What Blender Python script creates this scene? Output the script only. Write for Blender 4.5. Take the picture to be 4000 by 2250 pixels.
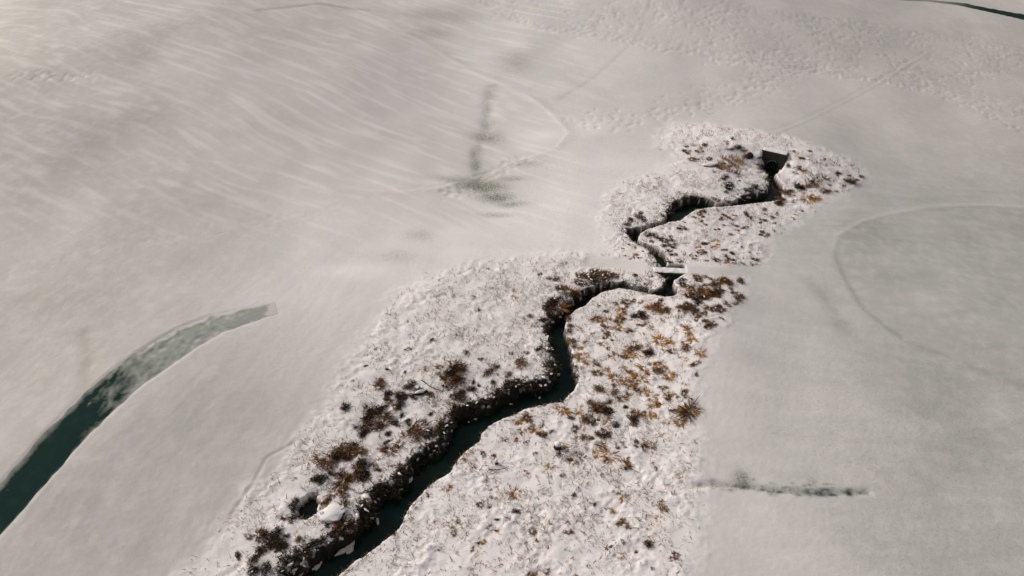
import bpy, math, random
import numpy as np
from mathutils import Vector, Matrix

# ------------------------------------------------------------------ camera, sky, sun, exposure
scene = bpy.context.scene
for o in list(bpy.data.objects): bpy.data.objects.remove(o)
R = math.radians
rng = np.random.default_rng(7); random.seed(7)
CAM_H = 32.0; PITCH = R(38.0); FPX = 2856.0          # photo is 4000 x 2250 px
cd = bpy.data.cameras.new('camera'); cam = bpy.data.objects.new('camera', cd)
scene.collection.objects.link(cam); scene.camera = cam
cam.location = (0, 0, CAM_H); cam.rotation_euler = (R(90) - PITCH, 0, 0)
cd.sensor_width = 36.0; cd.lens = 36.0 * FPX / 4000.0; cd.clip_start = 0.5; cd.clip_end = 5000
SUN_AZ = R(-62.0); SUN_EL = R(33.0)                   # azimuth from +Y (view direction), negative = left
w = bpy.data.worlds.new('World'); scene.world = w; w.use_nodes = True
nt = w.node_tree; nt.nodes.clear()
sky = nt.nodes.new('ShaderNodeTexSky'); sky.sky_type = 'NISHITA'; sky.sun_disc = False
sky.sun_elevation = SUN_EL; sky.sun_rotation = SUN_AZ; sky.air_density = 1.0; sky.dust_density = 4.0; sky.ozone_density = 1.0
hs = nt.nodes.new('ShaderNodeHueSaturation'); hs.inputs['Saturation'].default_value = 0.35
bg = nt.nodes.new('ShaderNodeBackground'); bg.inputs['Strength'].default_value = 0.085
wo = nt.nodes.new('ShaderNodeOutputWorld')
nt.links.new(sky.outputs[0], hs.inputs['Color']); nt.links.new(hs.outputs[0], bg.inputs[0]); nt.links.new(bg.outputs[0], wo.inputs[0])
sd = bpy.data.lights.new('sun', 'SUN'); so = bpy.data.objects.new('sun', sd); scene.collection.objects.link(so)
sd.energy = 1.5; sd.angle = R(8.0); sd.color = (1.0, 0.91, 0.84)
sdir = Vector((math.sin(SUN_AZ)*math.cos(SUN_EL), math.cos(SUN_AZ)*math.cos(SUN_EL), math.sin(SUN_EL)))
so.rotation_euler = sdir.to_track_quat('Z', 'Y').to_euler(); so.location = sdir*80
scene.view_settings.view_transform = 'Standard'; scene.view_settings.look = 'None'
scene.view_settings.exposure = 0.27; scene.view_settings.gamma = 1.0; scene.view_settings.use_curve_mapping = False

# ------------------------------------------------------------------ numeric helpers
_perm = np.random.default_rng(3).permutation(256); _perm = np.concatenate([_perm, _perm])
_ga = np.random.default_rng(4).uniform(0, 2*np.pi, 256); _gx, _gy = np.cos(_ga), np.sin(_ga)
def noise(x, y):
    x = np.asarray(x, float); y = np.asarray(y, float)
    xi = np.floor(x).astype(int); yi = np.floor(y).astype(int); fx = x-xi; fy = y-yi
    xi &= 255; yi &= 255; x1 = (xi+1) & 255; y1 = (yi+1) & 255
    def g(a, b, dx, dy):
        k = _perm[_perm[a]+b]; return _gx[k]*dx+_gy[k]*dy
    u = fx*fx*fx*(fx*(fx*6-15)+10); v = fy*fy*fy*(fy*(fy*6-15)+10)
    a = g(xi, yi, fx, fy); b = g(x1, yi, fx-1, fy); c = g(xi, y1, fx, fy-1); d = g(x1, y1, fx-1, fy-1)
    return 1.5*((a+(b-a)*u)+((c+(d-c)*u)-(a+(b-a)*u))*v)
def fbm(x, y, n=3):
    s = 0; a = 1.0
    for i in range(n): s = s+a*noise(x*2**i+17.3*i, y*2**i-9.1*i); a *= .5
    return s
def ss(e0, e1, x): t = np.clip((x-e0)/(e1-e0), 0, 1); return t*t*(3-2*t)

cp, sp = math.cos(PITCH), math.sin(PITCH)
def ray(px, py):
    a = (np.asarray(px, float)-2000)/FPX; b = (np.asarray(py, float)-1125)/FPX
    return a, cp-b*sp, -sp-b*cp
def scale_at(px, py, z=0): # photo pixels per metre on the ground there
    a, y, zz = ray(px, py); t = (z-CAM_H)/zz; return FPX/t
def flat(px, py, z=0.0):
    a, y, zz = ray(px, py); t = (z-CAM_H)/zz; return a*t, y*t

# ------------------------------------------------------------------ the lie of the land
def H0(x, y):
    h = 5.0*np.exp(-(((x+40)/30)**2+((y-88)/36)**2)) + 1.3*np.exp(-(((x+24)/13)**2+((y-32)/14)**2))
    h = h + 3.4*np.exp(-(((x-20)/24)**2+((y-112)/30)**2)) + 2.0*ss(80, 140, y)
    h = h - 0.75*np.exp(-((x+4+0.12*(y-60))/7.0)**2)*ss(44, 58, y)*ss(100, 72, y)
    r = np.clip(x-11-0.08*y, 0, 60); h = h - 0.095*r*r/(r+5.0)*ss(14, 30, y+10)
    h = h + 0.5*np.exp(-(((x-13)/3.5)**2+((y-38)/9)**2))
    h = h + 0.34*noise(x/13+3, y/15+8)*ss(6, 14, np.abs(x-2-0.12*y)+3)
    return h
WL = 0.62                                              # water lies this far below the lie of the land
# culvert headwall: its foot is fixed from the pixel where the pipe meets the water
cz = float(H0(*flat(3012, 660))) - WL
CUL = np.array(flat(3013, 661, cz)); 
ax, ay = flat(2979, 594, cz+1.7); bx_, by_ = flat(3058, 612, cz+1.7)
CDIR = np.array([bx_-ax, by_-ay]); CW = float(np.hypot(*CDIR)); CDIR = CDIR/CW
CN = np.array([CDIR[1], -CDIR[0]])                     # wall normal, towards the camera
WALL_TOP = cz+1.72
def H(x, y):
    dx = x-CUL[0]; dy = y-CUL[1]
    lat = dx*CDIR[0]+dy*CDIR[1]; back = -(dx*CN[0]+dy*CN[1])
    e = ss(-1.9, 0.9, back+0.25*np.clip(np.abs(lat)-1, 0, 4))
    e = np.where((np.abs(lat) < 1.05), ss(0.34, 0.58, back), e)
    return H0(x, y) + 1.02*e*np.exp(-(np.clip(np.hypot(lat*0.8, back*0.7)-1.5, 0, None)/4.2)**2)
def at(px, py):                                        # pixel -> point on the land (ray marched)
    a, b, c = ray(px, py); a = np.atleast_1d(a); b = np.atleast_1d(b); c = np.atleast_1d(c)
    t = (6.0-CAM_H)/c; hit = np.zeros(a.shape, bool); lo = t.copy(); hi = t.copy()
    step = 0.25
    tt = t.copy()
    for i in range(400):
        tn = tt+step
        below = (CAM_H+c*tn) < H(a*tn, b*tn)
        new = below & ~hit; lo[new] = tt[new]; hi[new] = tn[new]; hit |= below; tt = tn
        if hit.all(): break
    for i in range(18):
        m = (lo+hi)/2; below = (CAM_H+c*m) < H(a*m, b*m); hi = np.where(below, m, hi); lo = np.where(below, lo, m)
    return np.stack([a*hi, b*hi], -1)
def P(pts): pts = np.array(pts, float); return at(pts[:, 0], pts[:, 1])
def K(pts, k, x0, y0): return [(x0+x/k, y0+y/k) for x, y in pts]

# fan grid: fine where the view is near, coarser far away, running out well past the frame
nr, nc = 880, 900
q = np.linspace(R(62.5), R(13.2), nr); yr = CAM_H/np.tan(q)
yfar = yr[-1]*np.cumprod(np.full(26, 1.14)); ynear = 16.5-np.array([60, 40, 28, 20, 14, 10, 7, 5, 3.5, 2.4, 1.6, 1.0, .5])
YR = np.concatenate([ynear, yr, yfar])
u = np.linspace(-0.76, 0.76, nc); ue = 0.76+0.02*(np.cumprod(np.full(22, 1.27))-1)/0.27
UC = np.concatenate([-ue[::-1], u, ue]); NR, NC = len(YR), len(UC)
ZC = np.maximum(YR*cp+CAM_H*sp, 20.0)
X = UC[None, :]*ZC[:, None]; Y = np.repeat(YR[:, None], NC, 1)
BASE = H0(X, Y); Z = H(X, Y)

def seg_dist(poly, box=4.0, closed=False):
    poly = np.asarray(poly); D = np.full(X.shape, 99.0)
    m = (X > poly[:, 0].min()-box) & (X < poly[:, 0].max()+box) & (Y > poly[:, 1].min()-box) & (Y < poly[:, 1].max()+box)
    px, py = X[m], Y[m]; d = np.full(px.shape, 1e9); pts = np.vstack([poly, poly[:1]]) if closed else poly
    for (x0, y0), (x1, y1) in zip(pts[:-1], pts[1:]):
        ex, ey = x1-x0, y1-y0; L = ex*ex+ey*ey+1e-12
        t = np.clip(((px-x0)*ex+(py-y0)*ey)/L, 0, 1); d = np.minimum(d, (px-x0-t*ex)**2+(py-y0-t*ey)**2)
    D[m] = np.sqrt(d); return D
def inside(poly, x=None, y=None):
    x = X if x is None else x; y = Y if y is None else y
    r = np.zeros(np.shape(x), bool); n = len(poly)
    for i in range(n):
        x0, y0 = poly[i]; x1, y1 = poly[(i+1) % n]
        if y0 == y1: continue
        c = ((y0 > y) != (y1 > y)) & (x < (x1-x0)*(y-y0)/(y1-y0)+x0); r ^= c
    return r
def signed(poly, box=4.0):
    i = inside(poly); d = seg_dist(poly, box, True); return np.where(i, d, -d)
def splat(A, x, y, rx, ry, amp, ang=0.0, mode='add'):
    rr = max(rx, ry)*2.2
    i0, i1 = np.searchsorted(YR, [y-rr, y+rr]); 
    if i1 <= i0: i1 = min(i0+1, NR)
    zc = ZC[min(max((i0+i1)//2, 0), NR-1)]; j0, j1 = np.searchsorted(UC, [(x-rr)/zc-.01, (x+rr)/zc+.01])
    xs = X[i0:i1, j0:j1]-x; ys = Y[i0:i1, j0:j1]-y; c, s = math.cos(ang), math.sin(ang)
    g = np.exp(-(((xs*c+ys*s)/rx)**2+((-xs*s+ys*c)/ry)**2))
    if mode == 'add': A[i0:i1, j0:j1] += amp*g
    else: A[i0:i1, j0:j1] = np.maximum(A[i0:i1, j0:j1], amp*g)
def grid_sample(A, x, y):
    x = np.atleast_1d(np.asarray(x, float)); y = np.atleast_1d(np.asarray(y, float))
    i = np.clip(np.searchsorted(YR, y)-1, 0, NR-2); fy = (y-YR[i])/(YR[i+1]-YR[i])
    zc = ZC[i]+(ZC[i+1]-ZC[i])*fy; uu = x/zc
    j = np.clip(np.searchsorted(UC, uu)-1, 0, NC-2); fx = (uu-UC[j])/(UC[j+1]-UC[j])
    return (A[i, j]*(1-fx)+A[i, j+1]*fx)*(1-fy)+(A[i+1, j]*(1-fx)+A[i+1, j+1]*fx)*fy

# ------------------------------------------------------------------ traced outlines (photo pixels)
S = 1.8386; F = 4000/2576
right_px = [(1250,2330),(1325,2250),(1394,2188),(1434,2170),(1474,2135),(1521,2101),(1561,2064),(1599,1986),(1645,1930),(1692,1886),(1762,1843),(1779,1810),
 (1817,1767),(1844,1745),(1876,1723),(1882,1696),(1904,1669),(1953,1644),(2007,1620),(2061,1595),(2138,1579),(2197,1571),(2219,1549),(2246,1522),(2260,1484),
 (2249,1449),(2235,1411),(2235,1367),(2225,1324),(2208,1280),(2214,1242),(2241,1218),(2290,1193),(2312,1166),(2350,1144),(2417,1126),(2470,1135),(2505,1142),
 (2544,1147),(2568,1155),(2598,1160),(2633,1157),(2649,1147),(2647,1133),(2635,1114),(2631,1093),(2642,1077),(2672,1066),(2660,1056),(2622,1049),(2603,1037),(2610,1012),(2605,998),
 (2598,984),(2572,968),(2554,961),(2521,954),(2500,942),(2493,928),(2500,914),(2535,893),(2598,877),(2612,869),(2657,862),(2685,841),(2717,820),(2766,812),
 (2814,808),(2867,805),(2919,798),(2982,791),(3030,786),(3060,770),(3059,747),(3056,722),(3038,695),(3028,677),(3038,660),(3040,654)]
left_px = [(1030,2330),(1090,2250),(1124,2210),(1179,2188),(1210,2166),(1257,2142),(1304,2117),(1350,2089),(1391,2061),(1403,2011),(1415,1974),(1440,1950),(1459,1915),
 (1496,1893),(1550,1890),(1568,1856),(1602,1800),(1632,1765),(1659,1750),(1719,1715),(1746,1658),(1765,1640),(1751,1614),(1773,1593),(1838,1579),(1904,1571),(1942,1544),(1996,1516),
 (2061,1495),(2116,1482),(2155,1454),(2165,1411),(2148,1362),(2143,1324),(2121,1297),(2132,1259),(2181,1226),(2205,1190),(2235,1165),(2274,1139),(2306,1120),(2377,1106),(2440,1103),
 (2477,1112),(2516,1124),(2558,1133),(2584,1124),(2591,1107),(2600,1098),(2593,1082),(2575,1068),(2570,1058),(2572,1049),(2572,1035),(2561,1012),(2540,989),(2521,970),(2493,956),(2468,940),
 (2447,919),(2442,893),(2480,893),(2529,881),(2594,866),(2603,830),(2612,805),(2640,784),(2675,772),(2717,766),(2775,777),(2797,796),(2849,797),(2863,787),(2895,768),(2937,757),(2989,743),(3007,729),(3003,702),
 (2993,674),(2987,655),(2990,652)]
LFT = np.vstack([P(left_px), [CUL-CDIR*.62+CN*.25, CUL-CDIR*.62-CN*.3]]); RGT = np.vstack([P(right_px), [CUL+CDIR*.6+CN*.25, CUL+CDIR*.6-CN*.3]]); CREEK = np.vstack([LFT, RGT[::-1]])
rough_px = [(x*F, y*F) for x, y in [(400,1500),(450,1449),(560,1330),(700,1170),(800,1040),(850,960),(900,890),(950,820),(1000,740),(1100,690),(1200,660),(1300,650),(1450,635),(1540,640),
 (1530,600),(1505,540),(1520,500),(1560,460),(1640,430),(1700,400),(1690,380),(1650,370),(1655,340),(1690,312),(1800,315),(1900,330),(2000,345),(2080,375),(2150,405),(2180,440),(2150,470),
 (2080,500),(2040,530),(1990,570),(1940,610),(1915,660),(1880,675),(1880,700),(1870,740),(1820,800),(1790,860),(1760,930),(1755,1010),(1765,1100),(1770,1200),(1765,1300),(1750,1400),(1740,1460),(1740,1510)]]
ROUGH = P(rough_px)
fair_px = K([(0,60),(200,80),(400,180),(600,280),(800,400),(1000,520),(1170,590),(1400,690),(1550,800),(1690,950),(1600,1060),(1250,1180),(1000,1290),(750,1350),(500,1375),(250,1370),(0,1325)], S, 1300, 0) + \
 [(900,640),(400,590),(-100,610),(-900,700),(-1200,100),(300,-40),(1000,10)]
FAIR = P(fair_px)
green_px = K([(2574,140),(2300,125),(1900,140),(1600,190),(1400,250),(1230,350),(1205,480),(1260,620),(1340,760),(1420,880),(1560,990),(1700,1090),(1950,1190),(2200,1300),(2450,1390),(2574,1430)], S, 2600, 731) + [(4700,1750),(4900,1200),(4500,830)]
GREEN = P(green_px)
prints_px = [(1866,0),(1980,60),(2116,109),(2279,131),(2551,180),(2700,205),(2817,239),(3144,277),(3416,310),(3633,354),(3797,402),(4000,457),(4300,520),(4300,230),(4000,174),(3688,109),(3361,87),(3090,49),(2818,0),(2500,-40),(2000,-60)]
PRINTS = P(prints_px)
path_lo = [(-260,2400),(-120,2230),(0,2093),(179,1886),(348,1696),(479,1571),(560,1500),(653,1438),(761,1362),(870,1297),(1006,1250),(1085,1222)]
path_hi = [(-260,2200),(-120,2050),(-10,1900),(140,1728),(298,1560),(375,1495),(430,1450),(500,1400),(598,1335),(707,1276),(816,1232),(1074,1176)]
PLO, PHI = P(path_lo), P(path_hi)
far_hi = [(3400,-22),(3617,-3),(3769,11),(4000,55),(4300,125)]; far_lo = [(3400,-8),(3617,5),(3742,20),(4000,78),(4300,160)]
FLO, FHI = P(far_lo), P(far_hi)
def resample(pl, n):
    d = np.concatenate([[0], np.cumsum(np.hypot(*np.diff(pl, axis=0).T))]); t = np.linspace(0, d[-1], n)
    return np.stack([np.interp(t, d, pl[:, 0]), np.interp(t, d, pl[:, 1])], -1)
print('path width', np.hypot(*(PHI[3]-PLO[3])), 'far', np.hypot(*(FHI[2]-FLO[2])), 'culvert', CUL, CW, 'bridge', P([(2568,1058),(2688,1056)]))

# ------------------------------------------------------------------ ground relief and masks
dense = (np.abs(UC)[None, :] < 0.85) & (YR[:, None] > 12) & (YR[:, None] < 150)
sg_rough = signed(ROUGH, 6); sg_fair = signed(FAIR, 5); sg_green = signed(GREEN, 5); sg_print = signed(PRINTS, 6)
wob = 0.35*noise(X/1.1, Y/1.2)+0.22*noise(X/0.35, Y/0.4)
rough = ss(-0.9, 1.0, sg_rough+1.3*wob)
trk = np.exp(-(seg_dist(resample(P([(2330,1020),(2450,1038),(2570,1055),(2690,1058),(2800,1064),(2950,1060)]), 40), 3)/.75)**4); rough = rough*(1-.92*trk)
fair = ss(-0.15, 0.25, sg_fair+0.05*wob); green = ss(-0.25, 0.3, sg_green+.1*wob); prn = ss(-0.6, 1.5, sg_print+wob*2)
# wind drifts over the smooth snow: long soft ridges
a, b = P([(500,380)])[0], P([(1500,820)])[0]; d = (b-a)/np.hypot(*(b-a))
wx = 1.6*noise(X/16, Y/18+5); ls = X*d[0]+Y*d[1]; lt = -X*d[1]+Y*d[0]+0.6*wx
drift = noise(ls/8.0+1.2*noise(X/7, Y/9), lt/0.85) + 0.5*noise(ls/4.5+7, lt/0.5+3)
a, b = P([(3300,1290)])[0], P([(4000,1330)])[0]; d2 = (b-a)/np.hypot(*(b-a))
ls2 = X*d2[0]+Y*d2[1]; lt2 = -X*d2[1]+Y*d2[0]+1.1*noise(X/9+2, Y/9)
drift2 = noise(ls2/6.5, lt2/0.9+4)+0.5*noise(ls2/4, lt2/.5)
a, b = P([(300,2250)])[0], P([(760,1650)])[0]; d3 = (b-a)/np.hypot(*(b-a))
ls3 = X*d3[0]+Y*d3[1]; lt3 = -X*d3[1]+Y*d3[0]+.8*noise(X/6+2, Y/7)
drift3 = noise(ls3/3.2, lt3/0.8+4)+0.5*noise(ls3/2, lt3/.4)
wl_ = ss(8, -6, X-0.1*Y); far_ = ss(38, 52, Y)
wA = wl_*far_; wB = ss(9, 14, X)*(1-rough)*ss(75, 60, Y); wC = wl_*(1-far_)
big = fbm(X/9, Y/11, 3)
drf = wA*drift+wB*0.4*drift2+wC*0.35*drift3
# small scale turf-through-snow texture, broken in short horizontal dabs
tex = fbm(X/0.34, Y/0.30+5, 2)*dense
clump = fbm(X/0.55+4, Y/0.5, 3)*dense; clump2 = np.abs(noise(X/0.24, Y/0.22+2))*dense
clampn = fbm(X/2.4, Y/2.6+7, 2); clamp3 = fbm(X/1.3+2, Y/1.1, 2)
Z = Z + 0.018*drf*(1-rough) + 0.06*big*(1-rough)
Z = Z - 0.03*fair - 0.04*green + 0.03*np.exp(-(sg_fair/0.35)**2)*ss(-14, -4, X)*ss(60, 72, Y) + 0.03*np.exp(-(sg_green/0.4)**2)
outer = (1-fair)*(1-green)*(1-rough)
Z = Z + 0.006*tex*outer + rough*(0.05+0.055*clump*ss(-.55, .6, clampn)+0.05*clamp3+(0.026*clump2+0.026*tex)*(.35+.65*ss(-.4, .5, clampn)))

# foot prints
def in_poly_pts(poly, n):
    lo, hi = poly.min(0), poly.max(0); out = []
    while len(out) < n:
        c = rng.uniform(lo, hi, (4*n, 2)); out += list(c[inside(poly, c[:, 0], c[:, 1])])
    return np.array(out[:n])
pit = np.zeros(X.shape)
c = in_poly_pts(PRINTS, 8000); c = c[1.3*noise(c[:, 0]/7, c[:, 1]/9)+.7*noise(c[:, 0]/2, c[:, 1]/2.5) > rng.uniform(-.5, .9, len(c))]
for x, y in c: splat(pit, x, y, rng.uniform(.12, .22), rng.uniform(.15, .28)*(1+.8*rng.uniform()**3), .25+.9*rng.uniform()**1.5, rng.uniform(0, 3))
def trail(px, n, spread, k=1.0):
    t = resample(P(px), n)+rng.normal(0, spread, (n, 2))
    for x, y in t: splat(pit, x, y, rng.uniform(.14, .22), rng.uniform(.16, .3), k*rng.uniform(.5, 1), rng.uniform(0, 3))
trail(prints_px[:12], 420, .35); trail(prints_px[:12], 260, .7)
trail([(2230,480),(2600,445),(2850,380),(3150,270)], 170, .9); trail([(2380,500),(2750,400),(3050,320)], 110, 1.3)
trail([(3570,300),(3800,420),(4050,540)], 120, .5); trail([(3100,60),(3400,90),(3800,170),(4100,220)], 160, .5)
trail([(-60,1105),(250,1010),(560,945),(900,905),(1200,845),(1500,760),(1800,720),(2100,600),(2220,560)], 240, .5, .22)
trail([(0,1040),(350,985),(800,880),(1300,800)], 80, .7, .2); trail([(30,290),(200,300),(370,300)], 70, .5)
trail([(1750,760),(1900,690),(2060,610)], 130, .45)
pit = np.clip(pit, 0, 1.2); Z = Z - 0.058*pit*(1-rough)
# wheel lines in the snow
thin = np.zeros(X.shape)  # thin-snow mask; also takes the painted-in vignette darkening below
def line(px, wdt, hgt, alb):
    global Z, thin
    dd = seg_dist(resample(P(px), 40), 3); g = np.exp(-(dd/wdt)**2); Z = Z-hgt*g; thin = np.maximum(thin, alb*g)
line([(2545,-20),(2497,136),(2415,218),(2306,315),(2190,385)], .3, .015, .12)
line([(3640,180),(3438,310),(3198,435),(3000,520)], .2, .014, .07); line([(3665,190),(3465,318),(3225,445),(3030,530)], .2, .014, .07)
line([(3171,1105),(3215,1150),(3250,1210),(3290,1290)], .7, .02, .2); line([(3258,992),(3285,1068),(3329,1144),(3372,1210),(3448,1269),(3525,1324)], .4, .015, .10)
line([(3525,1324),(3661,1378),(3797,1438),(4000,1509)], .45, .015, .10)
line([(2430,1790),(2520,1880),(2640,1910),(2740,1895)], .25, .10, .0); line([(905,2010),(990,1890),(1040,1790),(1150,1730)], .10, .03, .12)
line([(300,1640),(330,1500),(345,1380),(330,1300)], .45, .03, .15)
line([(1000,40),(1250,15),(1390,35),(1440,40)], .3, .06, .3)
# creek channel
cin = inside(CREEK); dl = seg_dist(LFT, 5); dr = seg_dist(RGT, 5)
cn = (0.16-.07*ss(30, 48, Y))*noise(X/.55, Y/.55)+0.10*ss(45, 28, Y)*noise(X/.22, Y/.22)
lw = np.clip((.36-.15*ss(34, 46, Y))*(dl+dr), .10, .85)*(1+.7*noise(X/.9, Y/.9))
dC = np.minimum(dl, dr); sC = np.where(cin, dC, -dC)
prof = np.minimum(ss(-0.02, lw, np.where(cin, dl, -dl)+cn), ss(-0.06, np.clip(.2*(dl+dr), .10, .30), np.where(cin, dr, -dr)+0.5*cn))
prof = np.where(sC > -0.5, prof, 0)
clat = (X-CUL[0])*CDIR[0]+(Y-CUL[1])*CDIR[1]; cfr = (X-CUL[0])*CN[0]+(Y-CUL[1])*CN[1]
b0_, b1_ = P([(2556,1058), (2690,1057)]); bc_ = (b0_+b1_)/2; bu_ = (b1_-b0_)/np.hypot(*(b1_-b0_)); bl_ = np.hypot(*(b1_-b0_))/2
bal = (X-bc_[0])*bu_[0]+(Y-bc_[1])*bu_[1]; bfr = (X-bc_[0])*bu_[1]-(Y-bc_[1])*bu_[0]
under = ss(.12, -.1, np.abs(bal-.03)-(bl_-.30)+1.05*np.clip(bfr-.3, 0, 3)+.5*cn)*ss(1.35, 1.1, bfr)*ss(-.75, -.5, bfr); prof = np.maximum(prof, under)
mouth = ss(.78, .55, np.abs(clat)+.5*cn-.08*cfr)*ss(-.42, -.3, cfr)*ss(1.9, 1.3, cfr); prof = np.maximum(prof, mouth)
apron = ss(1.5, .7, np.abs(clat-.25)+cn)*ss(-.2, -.1, cfr)*ss(1.1, .3, cfr+cn); Z = Z-.42*apron*(1-mouth)
Zp = Z.copy(); Z = Z*(1-prof)+(BASE-0.95)*prof
soil = np.maximum(ss(-0.02, 0.14, sC+1.5*cn+.10*(dl < dr))*(sC > -.6), np.maximum(mouth, ss(.10, .30, prof)))
lump = ss(0.50, 0.62, fbm(X/.36+9, Y/.32, 2)+0.12*ss(.4, .0, np.where(cin, dl, 0)))*ss(.5, .3, prof)*soil*ss(.9, .3, dl)
Z = Z+0.13*lump; soil = soil*(1-lump)
# dark pool hole, snow-free earth pockets
pool_c = [P(K([(p, q_)], 3.22, 900, 1800))[0] for p, q_ in ((960,600), (1020,520), (1035,450))]
pd = np.full(X.shape, 9.0)
for (x, y), r in zip(pool_c, (.46, .3, .17)): pd = np.minimum(pd, np.hypot(X-x, (Y-y)*.9)-r)
pd = pd+.7*cn; Z = Z-.85*ss(.16, -.12, pd); soil = np.maximum(soil, ss(.10, .0, pd))
melt = np.zeros(X.shape); wet = np.zeros(X.shape)
def blob(A, px, py, rx, ry, amp, ang=0):
    x, y = P([(px, py)])[0]; k = float(scale_at(px, py)); splat(A, x, y, rx/k, ry/k, amp, ang, 'max')
for a_ in [(1915,370,22,60,.45),(1905,430,20,80,.5),(1898,490,24,70,.55),(1900,535,75,55,.75),(1850,600,20,60,.6),(1860,645,24,60,.85),(1885,728,95,55,1.1),(1940,770,75,45,1.0),(1995,795,70,30,.7),(1800,705,110,30,.5),(1940,840,70,22,.5),
           (1990,700,60,22,.6),(2060,640,80,25,.4),(1640,920,60,40,.35),(1560,1000,90,40,.3),(2300,1030,150,40,.2),(1660,60,120,50,.3),(2010,240,60,90,.4),(1690,130,80,50,.3)]: blob(melt, *a_)
gl = seg_dist(resample(P([(1918,340),(1905,430),(1898,520),(1870,590),(1858,650),(1880,720),(1940,768),(2000,800)]), 60), 3); melt = np.maximum(melt, .42*np.exp(-((gl+.25*noise(X/.7, Y/.7))/.8)**2)*ss(-.6, .3, noise(X/1.3, Y/2)))
Z = Z-.05*np.exp(-(gl/.6)**2)
dt = seg_dist(resample(P([(2740,1892),(2900,1896),(3050,1914),(3200,1924),(3390,1922)]), 60), 3); Z = Z-.10*np.exp(-(dt/.22)**2); melt = np.maximum(melt, .6*np.exp(-((dt+.08*noise(X/.3, Y/.3))/.16)**2))
for i in range(60):
    t = rng.uniform(); blob(melt, 2752+t*626+rng.normal(0, 8), 1890+30*t+rng.normal(0, 11), rng.uniform(7, 24), rng.uniform(5, 13), rng.uniform(.3, .8))
blob(melt, 2900, 1868, 34, 40, .9)
for a_ in [(2905,1898,30,14,.9),(3010,1915,20,10,.8),(3045,1918,22,9,.9),(3205,1926,30,16,1),(3250,1930,26,10,1),(3225,1912,25,9,.8),(3318,1924,14,18,1.1),(3160,1920,20,18,.7),(3120,1930,18,12,.7),(2980,1908,14,9,.8),(2870,1893,14,9,.6),(3360,1922,14,6,.6)]: blob(wet, *a_)
wet = wet*ss(-.5, .3, noise(X/.2, Y/.2)+.35)
# carts' path lies a little lower than the snow
PATH = np.vstack([PLO, PHI[::-1]]); FPATH = np.vstack([FLO, FHI[::-1]])
sp1 = signed(PATH, 4); sp2 = signed(FPATH, 4)
pth = np.maximum(ss(-0.25, 0.15, sp1), ss(-.4, .3, sp2)); Zflat = H(X, Y); tip = (PLO[-1]+PHI[-1])/2; pth = pth*ss(-2.0, 4.5, np.hypot(X-tip[0], Y-tip[1]))
Z = Z*(1-pth)+(Zflat-0.05)*pth
# thin-snow mask (turf shows through) plus vignette darkening painted into the colour, by area
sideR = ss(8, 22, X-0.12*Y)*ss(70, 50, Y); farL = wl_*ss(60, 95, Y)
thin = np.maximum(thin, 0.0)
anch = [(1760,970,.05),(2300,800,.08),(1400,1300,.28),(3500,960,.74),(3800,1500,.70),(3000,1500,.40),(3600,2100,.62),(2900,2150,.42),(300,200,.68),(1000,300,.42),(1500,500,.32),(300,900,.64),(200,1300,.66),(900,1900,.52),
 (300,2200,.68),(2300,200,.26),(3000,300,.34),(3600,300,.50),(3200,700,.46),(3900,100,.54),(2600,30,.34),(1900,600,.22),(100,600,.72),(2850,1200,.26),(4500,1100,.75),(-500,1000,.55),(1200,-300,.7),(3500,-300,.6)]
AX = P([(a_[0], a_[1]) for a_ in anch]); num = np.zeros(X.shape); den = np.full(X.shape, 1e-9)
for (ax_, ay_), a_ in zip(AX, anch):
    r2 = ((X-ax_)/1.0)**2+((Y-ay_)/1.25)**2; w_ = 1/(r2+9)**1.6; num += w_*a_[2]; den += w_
base_thin_vignette = num/den+0.10*big+.06*noise(X/4, Y/4)
base_thin_vignette += -.24*ss(-.15, .95, drift)*wA+.04*wA + 0.16*np.clip(drf, -1, 1)*(wB+wC) + 0.02*green - .13*np.exp(-(sg_fair/.22)**2)*ss(-22, -6, X)*ss(60, 72, Y) + .10*np.exp(-((sg_fair+.6)/.5)**2)*ss(-22, -6, X)*ss(140, 110, Y) - .3*np.exp(-(sg_green/.2)**2)*ss(45, 49, Y)
thin = np.clip(thin + base_thin_vignette*(1-rough), 0, 1)  # holds both thin snow and the painted-in edge darkening
# two clean white drifts left of the creek
wd = np.zeros(X.shape)
for a_ in [(1800,930,110,60,1),(1390,1065,120,50,1),(2330,500,80,50,.6),(2120,530,120,45,.7),(1900,1010,200,60,.8),(1700,715,70,30,.7),(2450,640,150,60,.5)]: blob(wd, *a_)
thin = np.clip(thin-0.3*wd, 0, 1); Z = Z+0.06*wd*(1-rough)
turf = np.clip(outer*(0.35+0.5*prn)*ss(38, 52, Y)*ss(-10, 4, X)+0.55*ss(12, 20, X)*ss(42, 28, Y)*(1-rough)+.2*(1-rough)+1.0*np.clip(pit, 0, 1)*prn, 0, 1)

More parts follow.
